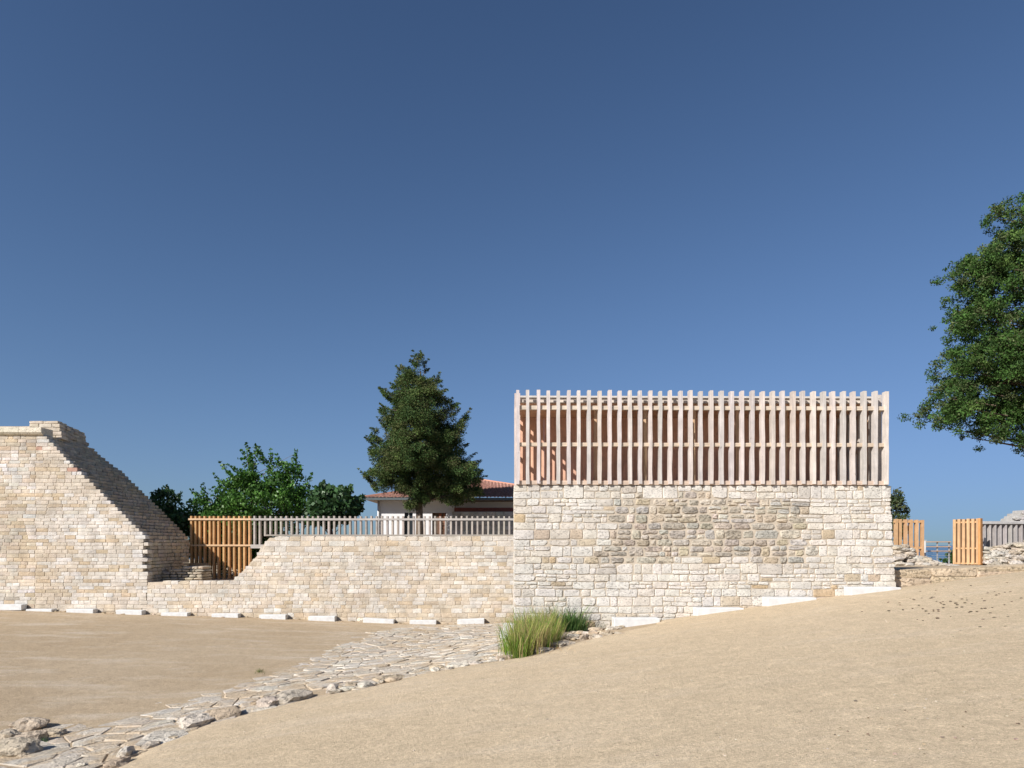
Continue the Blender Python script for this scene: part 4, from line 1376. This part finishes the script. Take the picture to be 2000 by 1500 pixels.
tree('conifer_tree', 'tall cone-shaped olive-brown conifer standing in front of the white house',
     [(820, 688), (828, 697), (830, 715), (838, 735), (848, 745), (856, 735), (862, 735), (858, 755), (868, 775), (880, 780), (893, 800), (888, 815), (900, 825), (918, 800), (920, 815), (912, 850), (905, 880), (922, 890), (920, 900), (935, 908), (941, 930), (938, 950), (945, 965), (930, 980), (905, 985), (880, 990), (850, 975), (838, 985), (838, 1000), (818, 1006), (796, 1000), (790, 985), (795, 970), (770, 968), (745, 962), (725, 950), (713, 925), (725, 925), (733, 905), (718, 895), (735, 880), (715, 852), (740, 855), (730, 838), (750, 840), (745, 800), (770, 792), (740, 757), (760, 765), (775, 775), (768, 750), (782, 735), (780, 715), (800, 725), (812, 705)],
     37.0, 1350, .37, 175, .05, .40, OLIVE, M['needle'], 817, -1.45 + EYE, 2.5, 14, .24, H(725, 37.0),
     [(770, 785, 739, 755, 7), (895, 830, 919, 798, 7), (850, 755, 860, 732, 5), (735, 925, 712, 922, 5), (740, 860, 715, 850, 5), (820, 700, 820, 683, 4), (790, 720, 780, 708, 4), (925, 905, 938, 898, 4), (890, 805, 895, 792, 3)], 90, outward=1.2, flop=.2, vary=.42, lsl=.05, tips=70, mothers=95, mrad=.75)
DARKG = [(.046, .10, .021), (.056, .122, .026), (.036, .075, .02), (.08, .135, .032), (.10, .125, .052)]
tree('cypress_tree', 'large dark green spreading conifer cut by the right frame edge', 
     [(2012, 372), (1997, 376), (1977, 384), (1944, 393), (1936, 420), (1957, 437), (1967, 462), (1937, 462), (1912, 488), (1850, 508), (1837, 545), (1850, 578), (1870, 590), (1860, 615), (1830, 638), (1832, 660), (1858, 668), (1852, 690), (1812, 705), (1809, 727), (1838, 742), (1818, 765), (1782, 798), (1792, 825), (1832, 832), (1844, 858), (1890, 848), (1917, 885), (1962, 876), (2007, 900), (2112, 905), (2252, 860), (2362, 700), (2312, 500), (2212, 380), (2112, 320)],
     30.0, 2900, .34, 110, .062, .42, DARKG, M['needle'], 2190, -1.0, 4.6, 15, .4, H(350, 30.0),
     [], 150, outward=.4, flop=.2, holes=.36, vary=.3, lsl=.12, mothers=130, mrad=.95)
tree('conifer_tree', 'small dark conifer peeking out behind the right side of the stone block',
     [(1725, 1020), (1725, 945), (1745, 953), (1757, 965), (1760, 985), (1771, 992), (1772, 1008), (1764, 1020), (1768, 1050), (1730, 1060)],
     30.0, 90, .3, 50, .07, .45, [(.05, .075, .03), (.07, .09, .035), (.09, .10, .05)], M['needle'], 1740, -1.4 + EYE - 1, 1.0, 16, .12, None, [], 20)
tree('shrub', 'small green shrub at the foot of the gate beyond the railing',
     [(1838, 1100), (1838, 1088), (1846, 1080), (1852, 1074), (1862, 1080), (1866, 1105)], 29.5, 26, .16, 40, .05, .6, [(.03, .08, .02), (.05, .11, .03)], M['leaf'], 1852, H(1110, 29.5), .4, 17, .03, None, [], 8)

# ------------------------------------------------------------------ house behind the fence
HY = 41.0
def hx(px): return U(px, HY)
def hz(py): return H(py, HY)
house = thing('house', 'white plastered house with red tiled hip roof behind the conifer', 'house', (hx(900), HY + 3, -1.45 + EYE))
zg = -1.45 + EYE - .1
def hbox(name, p0, p1, q0, q1, y0, y1, mat, col=(1, 1, 1), parent=house, z0=None):
    mb = MB(); mb.box(hx(p0), hx(p1), y0, y1, hz(q1) if z0 is None else z0, hz(q0), col)
    return mb.build(name, mat, parent)
# front wall around the door and window openings
hbox('wall', 737.5, 790, 976, 0, HY, HY + .25, M['plaster'], z0=zg)
hbox('wall', 790, 806, 976, 1001, HY, HY + .25, M['plaster'])
hbox('wall', 806, 844, 976, 0, HY, HY + .25, M['plaster'], z0=zg)
hbox('wall', 844, 871, 976, 1001.5, HY, HY + .25, M['plaster'])
hbox('wall', 871, 887, 976, 0, HY, HY + .25, M['plaster'], z0=zg)
mb = MB(); mb.box(hx(737.5), hx(737.5) + .25, HY + .25, HY + 9, zg, hz(976)); mb.build('wall', M['plaster'], house)
hbox('wall', 887, 1150, 976, 0, HY + 1.2, HY + 1.4, M['plaster'], z0=zg)
win = hbox('window', 790, 806, 1001, 1050, HY + .12, HY + .16, M['glass'])
hbox('frame', 797.2, 798.6, 1001, 1050, HY + .08, HY + .12, M['white'], parent=win)
door = hbox('door', 844, 871, 1001.5, 0, HY + .18, HY + .24, M['attr'], (.13, .085, .06), z0=zg)
hbox('panel', 857, 862, 1003, 0, HY + .14, HY + .178, M['attr'], (.32, .10, .05), parent=door, z0=zg)
hbox('panel', 866, 869.5, 1003, 0, HY + .14, HY + .178, M['attr'], (.26, .11, .06), parent=door, z0=zg)
hbox('porch_beam', 888, 1150, 992, 1000, HY - .3, HY - .1, M['attr'], (.24, .075, .05))
mb = MB(); x = hx(739.5); mb.tube([(x, HY - .08, zg), (x, HY - .08, hz(976))], .06, 8, (.62, .62, .62)); mb.build('downpipe', M['attr'], house, smooth=True)
# roof
ez = hz(974); ap = Vector((hx(938) * 1.12, HY + 5.2, H(939.5, HY + 5.2)))
ex0, ex1, ey0, ey1 = hx(718), hx(1158), HY - .75, HY + 11.0
corners = [Vector((ex0, ey0, ez)), Vector((ex1, ey0, ez)), Vector((ex1, ey1, ez)), Vector((ex0, ey1, ez))]
mb = MB()
def tile_face(a, b, apx):
    nu, nv = 150, 26
    nrm = (b - a).cross(apx - a).normalized()
    if nrm.z < 0: nrm = -nrm
    V = []; Fc = []
    L = (b - a).length
    for j in range(nv + 1):
        for side in (0, 1):
            t = min(1, j / nv)
            for i in range(nu + 1):
                s = i / nu
                p = a.lerp(b, s).lerp(apx, t)
                wav = 0.07 * abs(math.sin(math.pi * (s - .5) * (1 - t) * L / .22)) 
                p = p + nrm * (wav + (.05 if side else 0))
                V.append(p)
    W_ = nu + 1
    for r_ in range(2 * nv):
        for i in range(nu):
            Fc.append((r_ * W_ + i, r_ * W_ + i + 1, (r_ + 1) * W_ + i + 1, (r_ + 1) * W_ + i))
    return V, Fc
for k in (0, 3, 1):
    a, b = corners[k], corners[(k + 1) % 4]
    V, Fc = tile_face(a, b, ap)
    cols = [jit((.33, .185, .15), .3) for _ in Fc]
    bb = len(mb.V); mb.V += [tuple(v) for v in V]; mb.F += [tuple(i + bb for i in f) for f in Fc]; mb.C += cols
rf_ = mb.build('roof', M['attr'], house)
for cpt in (corners[0], corners[1]):
    mb = MB(); mb.tube([cpt + Vector((0, 0, .06)), ap + Vector((0, 0, .08))], .09, 6, (.50, .24, .16)); mb.build('ridge_tiles', M['attr'], rf_)
mb = MB(); mb.box(ex0 + .03, ex1, ey0 + .06, ey1, ez - .12, ez - .045, (.20, .16, .13)); mb.build('soffit', M['attr'], house)
mb = MB(); mb.box(ex0 - .03, ex1, ey0 - .06, ey0 + .055, ez - .13, ez + .01, (.10, .12, .13)); mb.build('gutter', M['attr'], house)
# porch wall of big grey blocks
pw = thing('block_wall', 'grey stone block wall of the house porch behind the fence', 'wall', (hx(945), HY - 1.2, zg))
z = zg; row = 0
zt_ = hz(1001)
while z < zt_ - .03:
    hgt = min(.27, zt_ - z)
    x = hx(887) - (.25 if row % 2 else 0)
    while x < hx(1030):
        e = x + .5
        mb = MB(); mb.bbox(max(x, hx(887)) + .008, e - .008, HY - 1.3, HY - 1.02, z + .008, z + hgt - .008, .012, jit((.42, .40, .37), .15)); mb.build('block', M['stone_small'], pw)
        x = e
    z += hgt; row += 1
mb = MB(); mb.box(hx(887) + .02, hx(1030), HY - 1.27, HY - 1.05, zg, zt_ - .01); mb.build('core', M['mortar'], pw)

# ruin far right, and the dark hedge strip left of the house
ru = thing('distant_ruin', 'pale ragged ruin wall top rising behind the grey fence at the right edge', 'ruin', (U(2010, 45), 45, 0))
pts_ = [(1966, 1030), (1966, 1022), (1972, 1022), (1973, 1018), (1979, 1018), (1980, 1012), (1986, 1011), (1987, 1007), (1992, 1007), (1993, 1002), (2003, 1001), (2004, 996), (2020, 996), (2040, 998), (2060, 1030)]
stones = []
V, Fc = prism([(U(a, 45), H(b, 45)) for a, b in reversed(pts_)], 45, 46.2)
mesh_obj('core', V, Fc, mat_mortar('grey_mortar', (.40, .385, .36)), ru)
for i in range(70):
    px, py = rng.uniform(1968, 2058), rng.uniform(998, 1030)
    if not in_poly(px, py, pts_): continue
    V, Fc = rock_geo((U(px, 45), 45 - .03, H(py, 45)), (.28, .12, .13), rng.uniform(0, 90), 2, .25)
    mesh_obj('stone', V, Fc, M['rock'], ru, cols=[jit((.46, .44, .415), .1)] * len(Fc))
